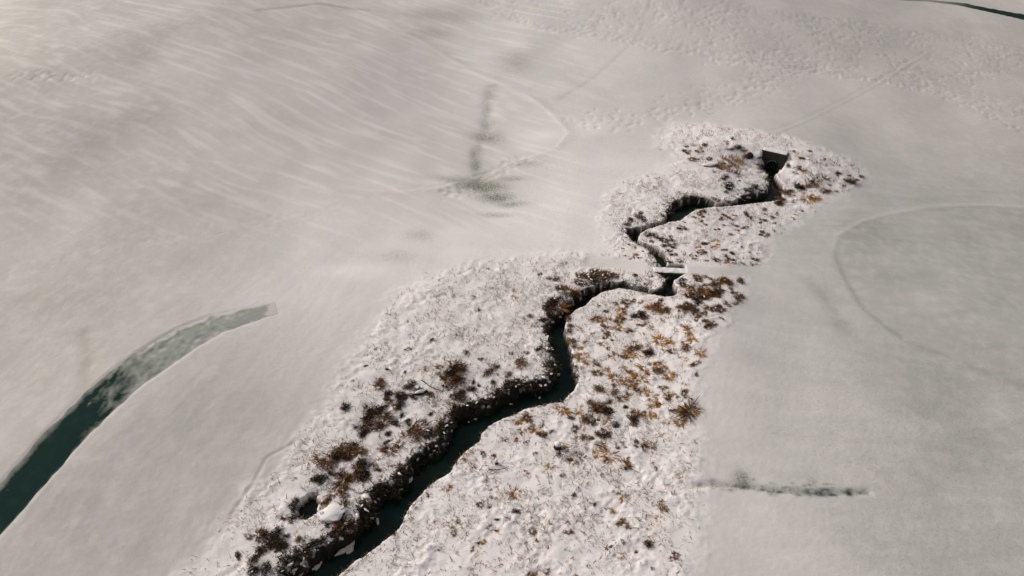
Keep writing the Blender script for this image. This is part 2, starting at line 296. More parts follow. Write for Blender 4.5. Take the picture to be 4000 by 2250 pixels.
# ------------------------------------------------------------------ materials
def newmat(name):
    m = bpy.data.materials.new(name); m.use_nodes = True; n = m.node_tree; return m, n, n.nodes['Principled BSDF']
def N(n, typ, **kw):
    x = n.nodes.new(typ)
    for k, v in kw.items():
        if k.startswith('i_'): x.inputs[int(k[2:]) if k[2:].isdigit() else k[2:]].default_value = v
        else: setattr(x, k, v)
    return x
def mix(n, fac, a, b):
    m = n.nodes.new('ShaderNodeMix'); m.data_type = 'RGBA'
    for s_, v in ((0, fac), (6, a), (7, b)):
        if hasattr(v, 'default_value') or hasattr(v, 'links'): n.links.new(v, m.inputs[s_])
        else: m.inputs[s_].default_value = v if s_ == 0 else (*v, 1)
    return m.outputs[2]
def math_(n, op, a, b=0.0, c=None, clamp=False):
    m = n.nodes.new('ShaderNodeMath'); m.operation = op; m.use_clamp = clamp
    for i, v in enumerate((a, b) if c is None else (a, b, c)):
        if hasattr(v, 'links'): n.links.new(v, m.inputs[i])
        else: m.inputs[i].default_value = v
    return m.outputs[0]
def nz(n, scale, detail=3, rough_=.6, vec=None):
    t = N(n, 'ShaderNodeTexNoise'); t.inputs['Scale'].default_value = scale; t.inputs['Detail'].default_value = detail; t.inputs['Roughness'].default_value = rough_
    n.links.new(vec, t.inputs['Vector']); return t.outputs['Fac']
def ramp(n, v, lo, hi):
    m = N(n, 'ShaderNodeMapRange'); m.inputs[1].default_value = lo; m.inputs[2].default_value = hi; n.links.new(v, m.inputs[0]); return m.outputs[0]
SNOW = (0.84, 0.783, 0.746)
def snow_ground():
    m, n, b = newmat('snow_ground'); L = n.links
    geo = N(n, 'ShaderNodeNewGeometry'); pos = geo.outputs['Position']
    A = N(n, 'ShaderNodeAttribute', attribute_name='zones'); B = N(n, 'ShaderNodeAttribute', attribute_name='melts')
    sa = N(n, 'ShaderNodeSeparateColor'); L.new(A.outputs['Color'], sa.inputs[0]); sb = N(n, 'ShaderNodeSeparateColor'); L.new(B.outputs['Color'], sb.inputs[0])
    thin_vignette_, soil_, rough_ = sa.outputs; melt_, wet_, turf_ = sb.outputs
    n1 = nz(n, 1.1, 4, .65, pos); n2 = nz(n, 6.0, 4, .7, pos); n3 = nz(n, 14.0, 3, .7, pos); n4 = nz(n, .35, 3, .5, pos)
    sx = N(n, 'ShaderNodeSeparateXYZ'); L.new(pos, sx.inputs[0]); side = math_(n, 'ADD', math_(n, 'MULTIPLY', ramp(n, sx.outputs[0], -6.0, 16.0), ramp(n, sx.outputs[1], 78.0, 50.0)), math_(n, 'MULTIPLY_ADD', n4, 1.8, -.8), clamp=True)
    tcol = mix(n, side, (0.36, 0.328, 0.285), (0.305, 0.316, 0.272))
    f = math_(n, 'MULTIPLY', thin_vignette_, ramp(n, n1, -.6, .55), clamp=True)
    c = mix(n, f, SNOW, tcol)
    n5 = nz(n, 24.0, 2, .7, pos); hv = N(n, 'ShaderNodeHueSaturation'); L.new(c, hv.inputs['Color']); L.new(math_(n, 'MULTIPLY_ADD', n5, .34, .83), hv.inputs['Value']); c = hv.outputs[0]
    # turf specks showing through
    sp_ = math_(n, 'MULTIPLY', turf_, ramp(n, math_(n, 'MULTIPLY_ADD', n3, .5, math_(n, 'MULTIPLY', n2, .5)), .50, .66), clamp=True)
    c = mix(n, math_(n, 'MULTIPLY', sp_, .55), c, (0.24, 0.20, 0.14))
    rs = math_(n, 'MULTIPLY', rough_, ramp(n, n3, .63, .76), clamp=True)
    c = mix(n, math_(n, 'MULTIPLY', rs, .5), c, (0.22, 0.15, 0.09))
    gm = math_(n, 'MULTIPLY', math_(n, 'MULTIPLY', melt_, 1.25), ramp(n, math_(n, 'MULTIPLY_ADD', n3, .6, math_(n, 'MULTIPLY', n2, .4)), .36, .58), clamp=True)
    c = mix(n, math_(n, 'MULTIPLY', gm, .9), c, (0.085, 0.118, 0.058))
    c = mix(n, wet_, c, (0.018, 0.035, 0.035))
    so_ = mix(n, ramp(n, n2, .38, .68), (0.006, 0.010, 0.008), (0.040, 0.020, 0.009))
    c = mix(n, soil_, c, so_)
    li = math_(n, 'MULTIPLY', math_(n, 'MULTIPLY', A.outputs['Alpha'], ramp(n, n3, .42, .60)), math_(n, 'SUBTRACT', 1.0, soil_), clamp=True)
    c = mix(n, li, c, mix(n, ramp(n, n2, .35, .65), (0.05, 0.026, 0.012), (0.16, 0.085, 0.038)))
    L.new(c, b.inputs['Base Color']); b.inputs['Roughness'].default_value = .75; b.inputs['Specular IOR Level'].default_value = .25
    bp = N(n, 'ShaderNodeBump'); bp.inputs['Strength'].default_value = .55; bp.inputs['Distance'].default_value = .04
    hgt = math_(n, 'ADD', math_(n, 'MULTIPLY', n3, math_(n, 'MULTIPLY_ADD', rough_, .9, .18)), math_(n, 'MULTIPLY', n2, math_(n, 'MULTIPLY_ADD', turf_, .7, .1)))
    L.new(hgt, bp.inputs['Height']); L.new(bp.outputs[0], b.inputs['Normal']); return m
def snow_lump():
    m, n, b = newmat('snow_lump'); geo = N(n, 'ShaderNodeNewGeometry'); pos = geo.outputs['Position']
    n1 = nz(n, 5, 4, .6, pos); c = mix(n, ramp(n, n1, .4, .7), SNOW, (0.72, 0.70, 0.69)); n.links.new(c, b.inputs['Base Color']); b.inputs['Roughness'].default_value = .75
    bp = N(n, 'ShaderNodeBump'); bp.inputs['Strength'].default_value = .5; bp.inputs['Distance'].default_value = .03; n.links.new(nz(n, 9, 4, .7, pos), bp.inputs['Height']); n.links.new(bp.outputs[0], b.inputs['Normal']); return m
def water():
    m, n, b = newmat('creek_water'); geo = N(n, 'ShaderNodeNewGeometry'); pos = geo.outputs['Position']
    n1 = nz(n, 1.2, 4, .65, pos); c = mix(n, ramp(n, n1, .48, .72), (0.0015, 0.0145, 0.010), (0.016, 0.013, 0.006)); n.links.new(c, b.inputs['Base Color'])
    b.inputs['Roughness'].default_value = .12; b.inputs['IOR'].default_value = 1.33; b.inputs['Specular IOR Level'].default_value = .22
    bp = N(n, 'ShaderNodeBump'); bp.inputs['Strength'].default_value = .25; bp.inputs['Distance'].default_value = .03; n.links.new(nz(n, 5, 3, .6, pos), bp.inputs['Height']); n.links.new(bp.outputs[0], b.inputs['Normal']); return m
def asphalt():
    m, n, b = newmat('asphalt_path'); L = n.links; geo = N(n, 'ShaderNodeNewGeometry'); pos = geo.outputs['Position']
    A = N(n, 'ShaderNodeAttribute', attribute_name='dust'); sa = N(n, 'ShaderNodeSeparateColor'); L.new(A.outputs['Color'], sa.inputs[0])
    n1 = nz(n, 1.3, 4, .6, pos); n2 = nz(n, 30, 2, .6, pos); n3 = nz(n, 3.5, 4, .6, pos)
    c = mix(n, ramp(n, n2, .3, .7), (0.004, 0.020, 0.016), (0.011, 0.033, 0.027)); c = mix(n, math_(n, 'MULTIPLY', ramp(n, n1, .5, .8), .5), c, (0.022, 0.055, 0.048))
    f = math_(n, 'MULTIPLY_ADD', math_(n, 'SUBTRACT', n3, .5), .55, sa.outputs[0], clamp=False)
    c = mix(n, ramp(n, f, .12, .95), c, (0.325, 0.34, 0.295)); c = mix(n, ramp(n, f, 1.05, 1.5), c, (0.60, 0.558, 0.52))
    spk = ramp(n, n3, .73, .78); c = mix(n, math_(n, 'MULTIPLY', spk, .6), c, (.45, .47, .45))
    L.new(c, b.inputs['Base Color']); b.inputs['Roughness'].default_value = .9; b.inputs['Specular IOR Level'].default_value = .08; return m
def plain(name, c0, c1, scale=4, rgh=.85, bump=.3, vcol=False, rnd=0.0):
    m, n, b = newmat(name); geo = N(n, 'ShaderNodeNewGeometry'); pos = geo.outputs['Position']
    v = nz(n, scale, 4, .65, pos); f = ramp(n, v, .3, .7)
    if vcol:
        A = N(n, 'ShaderNodeAttribute', attribute_name='tone'); sa = N(n, 'ShaderNodeSeparateColor'); n.links.new(A.outputs['Color'], sa.inputs[0]); f = sa.outputs[0]
    if rnd:
        oi = N(n, 'ShaderNodeObjectInfo'); f = math_(n, 'ADD', f, math_(n, 'MULTIPLY_ADD', oi.outputs['Random'], rnd, -rnd/2), clamp=True)
    n.links.new(mix(n, f, c0, c1), b.inputs['Base Color']); b.inputs['Roughness'].default_value = rgh; b.inputs['Specular IOR Level'].default_value = .2
    if bump:
        bp = N(n, 'ShaderNodeBump'); bp.inputs['Strength'].default_value = bump; bp.inputs['Distance'].default_value = .02; n.links.new(nz(n, scale*4, 4, .7, pos), bp.inputs['Height']); n.links.new(bp.outputs[0], b.inputs['Normal'])
    return m
M = dict(ground=snow_ground(), snow=snow_lump(), water=water(), path=asphalt(),
  gold=plain('golden_grass', (0.26,0.115,0.026), (0.58,0.33,0.10), vcol=True, rnd=.35, bump=0), brown=plain('brown_grass', (0.06,0.030,0.011), (0.29,0.145,0.052), vcol=True, rnd=.35, bump=0),
  dark=plain('bramble_twig', (0.008,0.010,0.006), (0.060,0.034,0.016), vcol=True, rnd=.3, bump=0), pale=plain('pale_stubble', (0.16,0.11,0.075), (0.36,0.27,0.19), vcol=True, bump=0),
  bark=plain('stump_bark', (0.012,0.010,0.008), (0.05,0.04,0.03), 9), concrete=plain('wet_concrete', (0.030,0.036,0.027), (0.060,0.055,0.035), 2.2),
  rim=plain('concrete_rim', (0.10,0.11,0.09), (0.17,0.17,0.14), 6), inner=plain('pipe_inside', (0.010,0.022,0.018), (0.016,0.03,0.025), 3), wood=plain('weathered_timber', (0.03,0.026,0.02), (0.075,0.06,0.045), 5),
  rock=plain('dark_rock', (0.03,0.028,0.024), (0.09,0.075,0.058), 3), ice=plain('creek_ice', (0.60,0.50,0.42), (0.72,0.66,0.60), 3, .4), soilm=plain('bare_earth', (0.015,0.012,0.009), (0.07,0.038,0.02), 5))

# ------------------------------------------------------------------ object helpers
COL = scene.collection
def mesh(name, verts, faces, mat, smooth=False, tone=None):
    me = bpy.data.meshes.new(name); me.from_pydata([tuple(v) for v in verts], [], [tuple(f) for f in faces]); me.materials.append(mat)
    if tone is not None:
        at_ = me.attributes.new('tone', 'FLOAT_COLOR', 'POINT'); t = np.ones((len(verts), 4), np.float32); t[:, :3] = np.asarray(tone)[:, None]; at_.data.foreach_set('color', t.ravel())
    if smooth: me.polygons.foreach_set('use_smooth', [True]*len(me.polygons))
    me.update(); return me
def link(name, me, parent=None, loc=(0,0,0), rz=0.0, sc=(1,1,1)):
    o = bpy.data.objects.new(name, me); COL.objects.link(o); o.parent = parent; o.location = loc; o.rotation_euler = (0, 0, rz); o.scale = sc if hasattr(sc, '__len__') else (sc,)*3; return o
def tag(o, label=None, cat=None, group=None, kind=None):
    if label: o['label'] = label
    if cat: o['category'] = cat
    if group: o['group'] = group
    if kind: o['kind'] = kind
    return o
def big_mesh(name, V, Q, mat, attrs=None, smooth=True):
    me = bpy.data.meshes.new(name); nv, nq = len(V), len(Q); k = Q.shape[1]
    me.vertices.add(nv); me.vertices.foreach_set('co', V.astype(np.float32).ravel()); me.loops.add(nq*k); me.loops.foreach_set('vertex_index', Q.astype(np.int32).ravel())
    me.polygons.add(nq); me.polygons.foreach_set('loop_start', np.arange(0, nq*k, k, dtype=np.int32)); 
    if smooth: me.polygons.foreach_set('use_smooth', np.ones(nq, bool))
    me.update(calc_edges=True)
    for an, arr in (attrs or {}).items():
        a_ = me.attributes.new(an, 'FLOAT_COLOR', 'POINT'); a_.data.foreach_set('color', arr.astype(np.float32).ravel())
    me.materials.append(mat); me.validate(); return me
idx = np.arange(NR*NC).reshape(NR, NC)
QUADS = np.stack([idx[:-1, :-1], idx[:-1, 1:], idx[1:, 1:], idx[1:, :-1]], -1).reshape(-1, 4)
V3 = np.stack([X, Y, Z], -1).reshape(-1, 3); one = np.ones(X.shape)
soil = np.clip(soil, 0, 1)
litter = np.zeros(X.shape); zones = np.stack([thin, soil, rough, litter], -1).reshape(-1, 4); melts = np.stack([np.clip(melt, 0, 1), np.clip(wet, 0, 1), turf, one], -1).reshape(-1, 4)  # thin: thin snow plus painted-in vignette darkening
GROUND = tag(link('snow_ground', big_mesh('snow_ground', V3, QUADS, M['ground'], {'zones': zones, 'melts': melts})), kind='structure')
def gz(x, y): return float(grid_sample(Z, x, y)[0])

# water: the same grid cells where the bed is below the water level
def water_sheet(name, cellmask, level):
    cm = cellmask[:-1, :-1] | cellmask[1:, :-1] | cellmask[:-1, 1:] | cellmask[1:, 1:]
    d_ = cm.copy()
    for i in range(2):
        e = d_.copy(); e[1:] |= d_[:-1]; e[:-1] |= d_[1:]; e[:, 1:] |= d_[:, :-1]; e[:, :-1] |= d_[:, 1:]; d_ = e
    qs = QUADS.reshape(NR-1, NC-1, 4)[d_]; us, inv = np.unique(qs, return_inverse=True)
    V = np.stack([X.ravel()[us], Y.ravel()[us], level.ravel()[us]], -1)
    return tag(link(name, big_mesh(name, V, inv.reshape(-1, 4), M['water'])), kind='structure')
LEV = BASE-WL
water_sheet('creek_water', (Z < LEV) & cin, LEV)
pc = pool_c[0]; water_sheet('pool_water', (np.hypot(X-pc[0], Y-pc[1]) < 1.3) & (Z < BASE-.30) & ~cin, BASE-.38)

def path_strip(name, lo, hi, n, m, dustf):
    lo = resample(lo, n); hi = resample(hi, n); t = np.linspace(-.03, 1.03, m); lo = lo+.10*np.stack([noise(lo[:, 0]/.8, lo[:, 1]/.8), noise(lo[:, 0]/.8+5, lo[:, 1]/.8)], -1); hi = hi+.16*np.stack([noise(hi[:, 0]/.9, hi[:, 1]/.9), noise(hi[:, 0]/.9+5, hi[:, 1]/.9)], -1); V = lo[:, None]*(1-t)[None, :, None]+hi[:, None]*t[None, :, None]
    z = np.maximum(grid_sample(Z, V[..., 0].ravel(), V[..., 1].ravel()).reshape(n, m), H(V[..., 0], V[..., 1])-.05)+.012
    edge = np.minimum(ss(-.03, .03, t), ss(1.03, .97, t))[None, :]; z = z-.03*(1-edge)
    VV = np.stack([V[..., 0], V[..., 1], z], -1).reshape(-1, 3); ii = np.arange(n*m).reshape(n, m); Q = np.stack([ii[:-1, :-1], ii[:-1, 1:], ii[1:, 1:], ii[1:, :-1]], -1).reshape(-1, 4)
    if np.cross(VV[Q[0, 1]]-VV[Q[0, 0]], VV[Q[0, 2]]-VV[Q[0, 0]])[2] < 0: Q = Q[:, ::-1]
    du = dustf(np.linspace(0, 1, n)[:, None], t[None, :], V); at_ = np.stack([du, du, du, np.ones_like(du)], -1).reshape(-1, 4)
    return tag(link(name, big_mesh(name, VV, Q, M['path'], {'dust': at_})), kind='structure')
def dust_near(s, t, V):
    st_ = noise(s*26+1.5*noise(V[..., 0], V[..., 1]), t*4.0+3)+.6*noise(s*50, t*8)
    g = .95*ss(.40, .66, s-.16*(t-.35)+.05*noise(V[..., 0]/.9, V[..., 1]/.9)) + .42*st_*ss(.40, .5, s)*ss(1.05, .75, s) - .25*ss(.5, .1, t)*ss(.72, .5, s)*ss(.4, .5, s)
    g = g+.8*ss(.78, 1.02, t+.06*noise(V[..., 0]/.6, V[..., 1]/.6))+.5*ss(.07, -.03, t+.03*noise(V[..., 0]/.4, V[..., 1]/.4))+.10*ss(.6, .9, s)+.75*ss(.95, 1.0, s+.03*noise(V[..., 0]/.5, V[..., 1]/.5))
    return g
def dust_far(s, t, V): return .10+.7*ss(.55, .30, s)+.25*ss(.8, 1.0, t)
path_strip('cart_path', PLO, PHI, 160, 26, dust_near); path_strip('cart_path', FLO, FHI, 80, 10, dust_far)

# ------------------------------------------------------------------ culvert headwall, footbridge
def box(v, f, x0, x1, y0, y1, z0, z1):
    i = len(v); v += [(x, y, z) for z in (z0, z1) for x, y in ((x0,y0),(x1,y0),(x1,y1),(x0,y1))]
    f += [tuple(i+k for k in q_) for q_ in ((3,2,1,0),(4,5,6,7),(0,1,5,4),(1,2,6,5),(2,3,7,6),(3,0,4,7))]
def boxmesh(name, dims, mat, bev=0.0, jit=0.0):
    v, f = [], []; box(v, f, *dims); me = mesh(name, v, f, mat)
    if bev:
        import bmesh
        bm = bmesh.new(); bm.from_mesh(me); bmesh.ops.bevel(bm, geom=list(bm.edges), offset=bev, segments=2, affect='EDGES'); bm.to_mesh(me); bm.free()
    return me
def empty(name, loc, rz=0.0):
    o = bpy.data.objects.new(name, None); COL.objects.link(o); o.location = loc; o.rotation_euler = (0, 0, rz); o.empty_display_size = .2; return o
def lumpy_sheet(name, x0, x1, y0, y1, z0, th, mat, nx=30, ny=8, amp=.02, seed=0.0):   # snow lying on a flat thing, rounded at the rim
    xs = np.linspace(x0, x1, nx); ys = np.linspace(y0, y1, ny); gx, gy = np.meshgrid(xs, ys, indexing='ij')
    e = np.minimum(np.minimum(gx-x0, x1-gx), np.minimum(gy-y0, y1-gy)); top = z0+th*(.25+.75*ss(-.001, .12, e))+amp*noise(gx*3+seed, gy*3)
    v = [(a_, b_, c_) for a_, b_, c_ in zip(gx.ravel(), gy.ravel(), top.ravel())]; n0 = len(v); v += [(a_, b_, z0) for a_, b_ in zip(gx.ravel(), gy.ravel())]
    ii = np.arange(nx*ny).reshape(nx, ny); f = [tuple(q_) for q_ in np.stack([ii[:-1,:-1], ii[1:,:-1], ii[1:,1:], ii[:-1,1:]], -1).reshape(-1, 4)]
    f += [tuple(n0+k for k in q_[::-1]) for q_ in f[:]]
    rim = [ii[i, 0] for i in range(nx)]+[ii[-1, j] for j in range(1, ny)]+[ii[i, -1] for i in range(nx-2, -1, -1)]+[ii[0, j] for j in range(ny-2, 0, -1)]
    for a_, b_ in zip(rim, rim[1:]+rim[:1]): f.append((a_, n0+a_, n0+b_, b_))
    return mesh(name, v, f, mat, True)
# headwall: local x along wall, -y towards creek
crz = math.atan2(CDIR[1], CDIR[0]); hw = empty('culvert_headwall', (CUL[0], CUL[1], cz), crz)
tag(hw, 'dark concrete culvert headwall with round pipe mouth at the head of the creek', 'culvert')
PR = .52; PZ = .42; WX0, WX1, WT = -1.12, .98, 1.62
v, f = [], []; na = 40; yo = [0.0, .62]                       # wall slab with a round opening, built as a ring of quads
for yy in yo:
    for k in range(na):
        a_ = 2*math.pi*k/na; v.append((PR*math.cos(a_), yy, PZ+PR*math.sin(a_)))
    for k in range(na):
        a_ = 2*math.pi*k/na; c_, s_ = math.cos(a_), math.sin(a_); t = 1e9
        if c_ > 1e-6: t = min(t, WX1/c_)
        if c_ < -1e-6: t = min(t, WX0/c_)
        if s_ > 1e-6: t = min(t, (WT-PZ)/s_)
        if s_ < -1e-6: t = min(t, (-.7-PZ)/s_)
        v.append((c_*t, yy, PZ+s_*t))
for k in range(na):
    j = (k+1) % na; f.append((k, na+k, na+j, j)); f.append((2*na+k, 2*na+j, 3*na+j, 3*na+k)); f.append((na+k, 3*na+k, 3*na+j, na+j)); f.append((k, j, 2*na+j, 2*na+k))
link('wall', mesh('headwall_wall', v, f, M['concrete']), hw)
link('coping', boxmesh('headwall_coping', (WX0-.06, WX1+.06, -.07, .66, WT, WT+.09), M['concrete'], .012), hw)
link('snow_cap', lumpy_sheet('headwall_snow', WX0-.05, WX1+.05, -.045, .68, WT+.091, .07, M['snow'], 24, 6, .015), hw)
def ring(name, r0, r1, y0, y1, mat, a0=0, a1=2*math.pi, n=40, closed=True):
    v, f = [], []
    for k in range(n+1):
        a_ = a0+(a1-a0)*k/n; c_, s_ = math.cos(a_), math.sin(a_)
        v += [(r0*c_, y0, r0*s_), (r1*c_, y0, r1*s_), (r1*c_, y1, r1*s_), (r0*c_, y1, r0*s_)]
    for k in range(n):
        for q_ in range(4): f.append((4*k+q_, 4*k+(q_+1) % 4, 4*k+4+(q_+1) % 4, 4*k+4+q_))
    if not closed: f += [(3,2,1,0), (4*n, 4*n+1, 4*n+2, 4*n+3)]
    return mesh(name, v, f, mat, False)
pipe = link('pipe', ring('culvert_pipe', PR-.07, PR-.002, -.08, .40, M['inner']), hw, (0, 0, PZ))
link('pipe_end', boxmesh('pipe_back', (-PR+.04, PR-.04, .30, .33, -PR+.04, PR-.04), M['inner']), hw, (0, 0, PZ))
link('rim', ring('pipe_rim', PR-.06, PR+.02, -.10, -.081, M['rim'], R(55), R(165), 24, False), pipe)
for sx in (): link('wing_wall', boxmesh('wing_wall', (-.10, .10, -.9, 0.0, -.7, .95), M['concrete'], .02), hw, ((WX0+.11) if sx < 0 else (WX1-.11), -.004, 0), R(18)*sx)
# footbridge
(ba, bb) = P([(2556,1058), (2690,1057)]); bd = bb-ba; BL = float(np.hypot(*bd)); brz = math.atan2(bd[1], bd[0]); bz = float(H0(*((ba+bb)/2)))-.08
br = empty('footbridge', ((ba[0]+bb[0])/2, (ba[1]+bb[1])/2, bz), brz); tag(br, 'low wooden footbridge with a snowy deck crossing the dark creek', 'footbridge')
hl = BL/2-.02; npk = 20; pw = 2*hl/npk
pm = boxmesh('bridge_plank', (-pw/2+.006, pw/2-.006, -.30, .30, 0, .035), M['wood'], .005)
for k in range(npk): link('plank', pm, br, (-hl+(k+.5)*pw, 0, .03))
for sy in (-.23, .23): link('beam', boxmesh('bridge_beam', (-hl, hl, -.05, .05, -.10, .028), M['wood'], .008), br, (0, sy, 0))
for sy in (-.275, .275): link('edge_board', boxmesh('bridge_edge_board', (-hl, hl, -.022, .022, .067, .085), M['wood'], .004), br, (0, sy, 0))
link('snow_cover', lumpy_sheet('bridge_snow', -hl-.1, hl+.05, -.31, .31, .088, .05, M['snow'], 70, 12, .03), br)
for sx in (-1, 1): link('abutment', boxmesh('bridge_abutment', (-.14, .14, -.28, .28, -.95, -.102), M['concrete'], .02), br, (sx*(hl-.2), 0, 0))

# ------------------------------------------------------------------ plants
def blade(v, f, t, base, dirv, length, width, curl, tone, seg=3):   # tapered curved blade, two crossed strips' worth of faces
    d_ = Vector(dirv).normalized(); p = Vector(base); side = d_.cross(Vector((0, 0, 1)))
    side = Vector((1, 0, 0)) if side.length < 1e-3 else side.normalized()
    if random.random() < .5: side = side.cross(d_).normalized()
    st = len(v)
    for k in range(seg+1):
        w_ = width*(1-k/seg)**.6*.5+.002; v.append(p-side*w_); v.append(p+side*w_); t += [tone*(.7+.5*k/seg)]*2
        d_ = (d_+Vector((curl[0], curl[1], curl[2]))/seg).normalized(); p = p+d_*length/seg
    for k in range(seg): f.append((st+2*k, st+2*k+1, st+2*k+3, st+2*k+2))
def tuft_mesh(name, n, lean, curl, wid, mat, hmin, hmax, spread, lopsided=0.0):
    v, f, t = [], [], []
    la = random.uniform(0, 6.28)
    for i in range(n):
        a_ = random.gauss(la, 1.1) if random.random() < lopsided else random.uniform(0, 6.28); r = spread*math.sqrt(random.random())
        le = random.uniform(.3, 1)*lean; d_ = (math.cos(a_)*le, math.sin(a_)*le, 1)
        cu = curl*random.uniform(.4, 1.2); blade(v, f, t, (r*math.cos(a_+random.gauss(0, .5)), r*math.sin(a_+random.gauss(0, .5)), -.03), d_, random.uniform(hmin, hmax), wid*random.uniform(.7, 1.7), (math.cos(a_)*cu, math.sin(a_)*cu, -cu*1.1), random.random())
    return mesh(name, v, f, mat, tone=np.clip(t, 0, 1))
def bramble_mesh(name, n, mat, r=.5, h=.4):
    v, f, t = [], [], []
    for i in range(n):
        a_ = random.uniform(0, 6.28); q_ = r*random.random()**.6; el = random.uniform(-.1, 1.1)
        b2 = random.uniform(0, 6.28); blade(v, f, t, (q_*math.cos(a_), q_*math.sin(a_), random.uniform(-.04, h*.55)), (math.cos(b2), math.sin(b2), el), random.uniform(.2, .75)*r*1.4, random.uniform(.026, .075), (random.gauss(0, .8), random.gauss(0, .8), -random.uniform(0, 1.4)), random.random(), 4)
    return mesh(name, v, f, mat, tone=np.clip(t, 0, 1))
def lump_mesh(name, mat, flat_=.5, seed=0, n=2):
    import bmesh
    bm = bmesh.new(); bmesh.ops.create_icosphere(bm, subdivisions=n, radius=1.0)
    for q_ in bm.verts:
        p = q_.co.copy(); k = 1+.28*float(noise(p.x*1.3+seed, p.y*1.3+p.z*1.7+seed*2))+.12*float(noise(p.x*3+seed, p.y*3+p.z*2.6)); q_.co = Vector((p.x*k, p.y*k, p.z*k*flat_))
    me = bpy.data.meshes.new(name); bm.to_mesh(me); bm.free(); me.materials.append(mat); me.polygons.foreach_set('use_smooth', [True]*len(me.polygons)); return me
PRO = {  # unit tufts about 1 m across
 'gold': [tuft_mesh('golden_tuft', 110, 1.6, 1.7, .06, M['gold'], .35, .75, .22, .5) for i in range(5)],
 'brown': [tuft_mesh('brown_tuft', 120, 1.2, 1.1, .05, M['brown'], .35, .8, .28, .4) for i in range(5)],
 'dark': [bramble_mesh('bramble', 170, M['dark']) for i in range(6)],
 'rust': [bramble_mesh('rust_bramble', 150, M['brown']) for i in range(5)],
 'reed': [tuft_mesh('reed_clump', 46, .14, .22, .035, M['brown' if i < 3 else 'gold'], .6, 1.25, .42) for i in range(5)],
 'thin': [tuft_mesh('thin_shrub', 34, .9, .3, .022, M['dark'], .5, 1.0, .3) for i in range(3)]}
CAPS = [lump_mesh('snow_lump', M['snow'], .5, i*3.1) for i in range(6)]
KN = {'gold': ('grass_tuft', 'golden'), 'brown': ('grass_tuft', 'brown'), 'dark': ('bramble_clump', 'dark'), 'rust': ('bramble_clump', 'rusty'), 'reed': ('reed_clump', 'brown'), 'thin': ('twig_shrub', 'grey-brown')}
def plant(px, py, size, kind, label, group=None, xy=None, cap=0, hscale=1.0):
    x, y = P([(px, py)])[0] if xy is None else xy
    k = float(scale_at(px, py)) if xy is None else 1.0; s_ = size/k; name = KN[kind][0]
    s_ *= 1.35 if kind == 'gold' else 1.0; z = gz(x, y); me = random.choice(PRO[kind]); splat(litter, x, y, s_*.34, s_*.34, {'thin': .5, 'reed': .7, 'gold': .75}.get(kind, 1.0)*min(1, .45+.5*s_), 0, 'max')
    if cap:
        o = empty(name, (x, y, z-.01), random.uniform(0, 6.28)); o.scale = (s_*random.uniform(.8, 1.4), s_*random.uniform(.7, 1.1), s_); c_ = link('stems', me, o, sc=(1, 1, hscale))
        for i in range(cap):
            a_ = random.uniform(0, 6.28); r = random.uniform(.05, .42); link('snow_lump', random.choice(CAPS), o, (r*math.cos(a_), r*math.sin(a_), random.uniform(.08, .3)), random.uniform(0, 6), (random.uniform(.08, .2), random.uniform(.05, .11), random.uniform(.04, .1)))
    else: o = link(name, me, None, (x, y, z-.01), random.uniform(0, 6.28), (s_*random.uniform(.75, 1.5), s_*random.uniform(.6, 1.05), s_*hscale*random.uniform(.7, 1.1)))
    cat = {'grass_tuft': 'grass tuft', 'bramble_clump': 'bramble', 'reed_clump': 'reeds', 'twig_shrub': 'shrub'}[name]
    return tag(o, label, cat, group)
C5 = (S, 1300, 731); R3 = (S, 1300, 1462); R2 = (3.22, 900, 1800); U5 = (2.8622, 2500, 450); B6 = (4.2933, 2400, 900)
def many(crop, items, label, group, cap=0, hs_=1.0):
    k, x0, y0 = crop
    for it in items:
        if it[3] in ('brown', 'dark') and ('right' in group or 'east' in group or 'stump' in group or 'field' in group) and 'rusty' not in group and random.random() < .55: it = (it[0], it[1], it[2]*1.1, 'gold')
        plant(x0+it[0]/k, y0+it[1]/k, it[2]/k, it[3], label, group, cap=cap, hscale=hs_)
def single(crop, x, y, s_, kind, label, group=None, cap=0, hs_=1.0):
    k, x0, y0 = crop; return plant(x0+x/k, y0+y/k, s_/k, kind, label, group, cap=cap, hscale=hs_)
g, b_, d_, r_ = 'gold', 'brown', 'dark', 'rust'
many(C5, [(1980,960,60,g),(2060,945,50,g),(2030,1020,45,g),(1960,1045,55,b_),(2140,1030,45,g),(2160,1120,45,g),(1870,1050,30,g),(1960,1080,35,g),(2230,995,25,g),(2130,1045,45,b_),(1760,1020,45,b_)], 'small golden grass tuft on the snow right of the upper creek bend', 'golden tufts right of the upper creek bend')
many(C5, [(2110,830,70,b_),(1910,860,30,b_),(2210,920,85,d_),(2240,940,70,r_),(2160,930,60,d_),(2090,895,40,b_),(1960,895,45,b_),(2350,830,50,b_),(2210,825,40,g),(2030,840,35,b_),(2400,885,60,r_)], 'brown grass tuft poking through snow below the footbridge', 'brown tufts below the footbridge')
many(C5, [(2160,1190,70,d_),(2270,1195,60,d_),(1970,1220,45,g),(2070,1225,55,b_),(2370,1310,45,b_),(2130,1320,70,g),(2230,1310,60,g),(2200,1380,70,g),(2270,1340,40,g),(1980,1165,35,b_),(2500,1220,40,g),(2540,1240,35,g),(2550,1140,35,g),(2380,1365,40,b_)], 'golden-brown tuft scattered on the snow east of the creek', 'golden-brown tufts east of the creek')
many(R3, [(2020,140,70,r_),(2080,180,60,b_),(1980,200,45,b_),(2340,300,55,g),(2390,345,45,g),(2430,290,35,g),(2250,130,40,b_),(2400,150,60,g),(2370,100,45,b_),(2290,230,30,g),(2100,240,40,d_),(2160,330,60,d_),(2360,215,35,g),(2440,265,35,b_)], 'golden grass tuft on the snowy right bank near the field edge', 'golden tufts near the field edge')
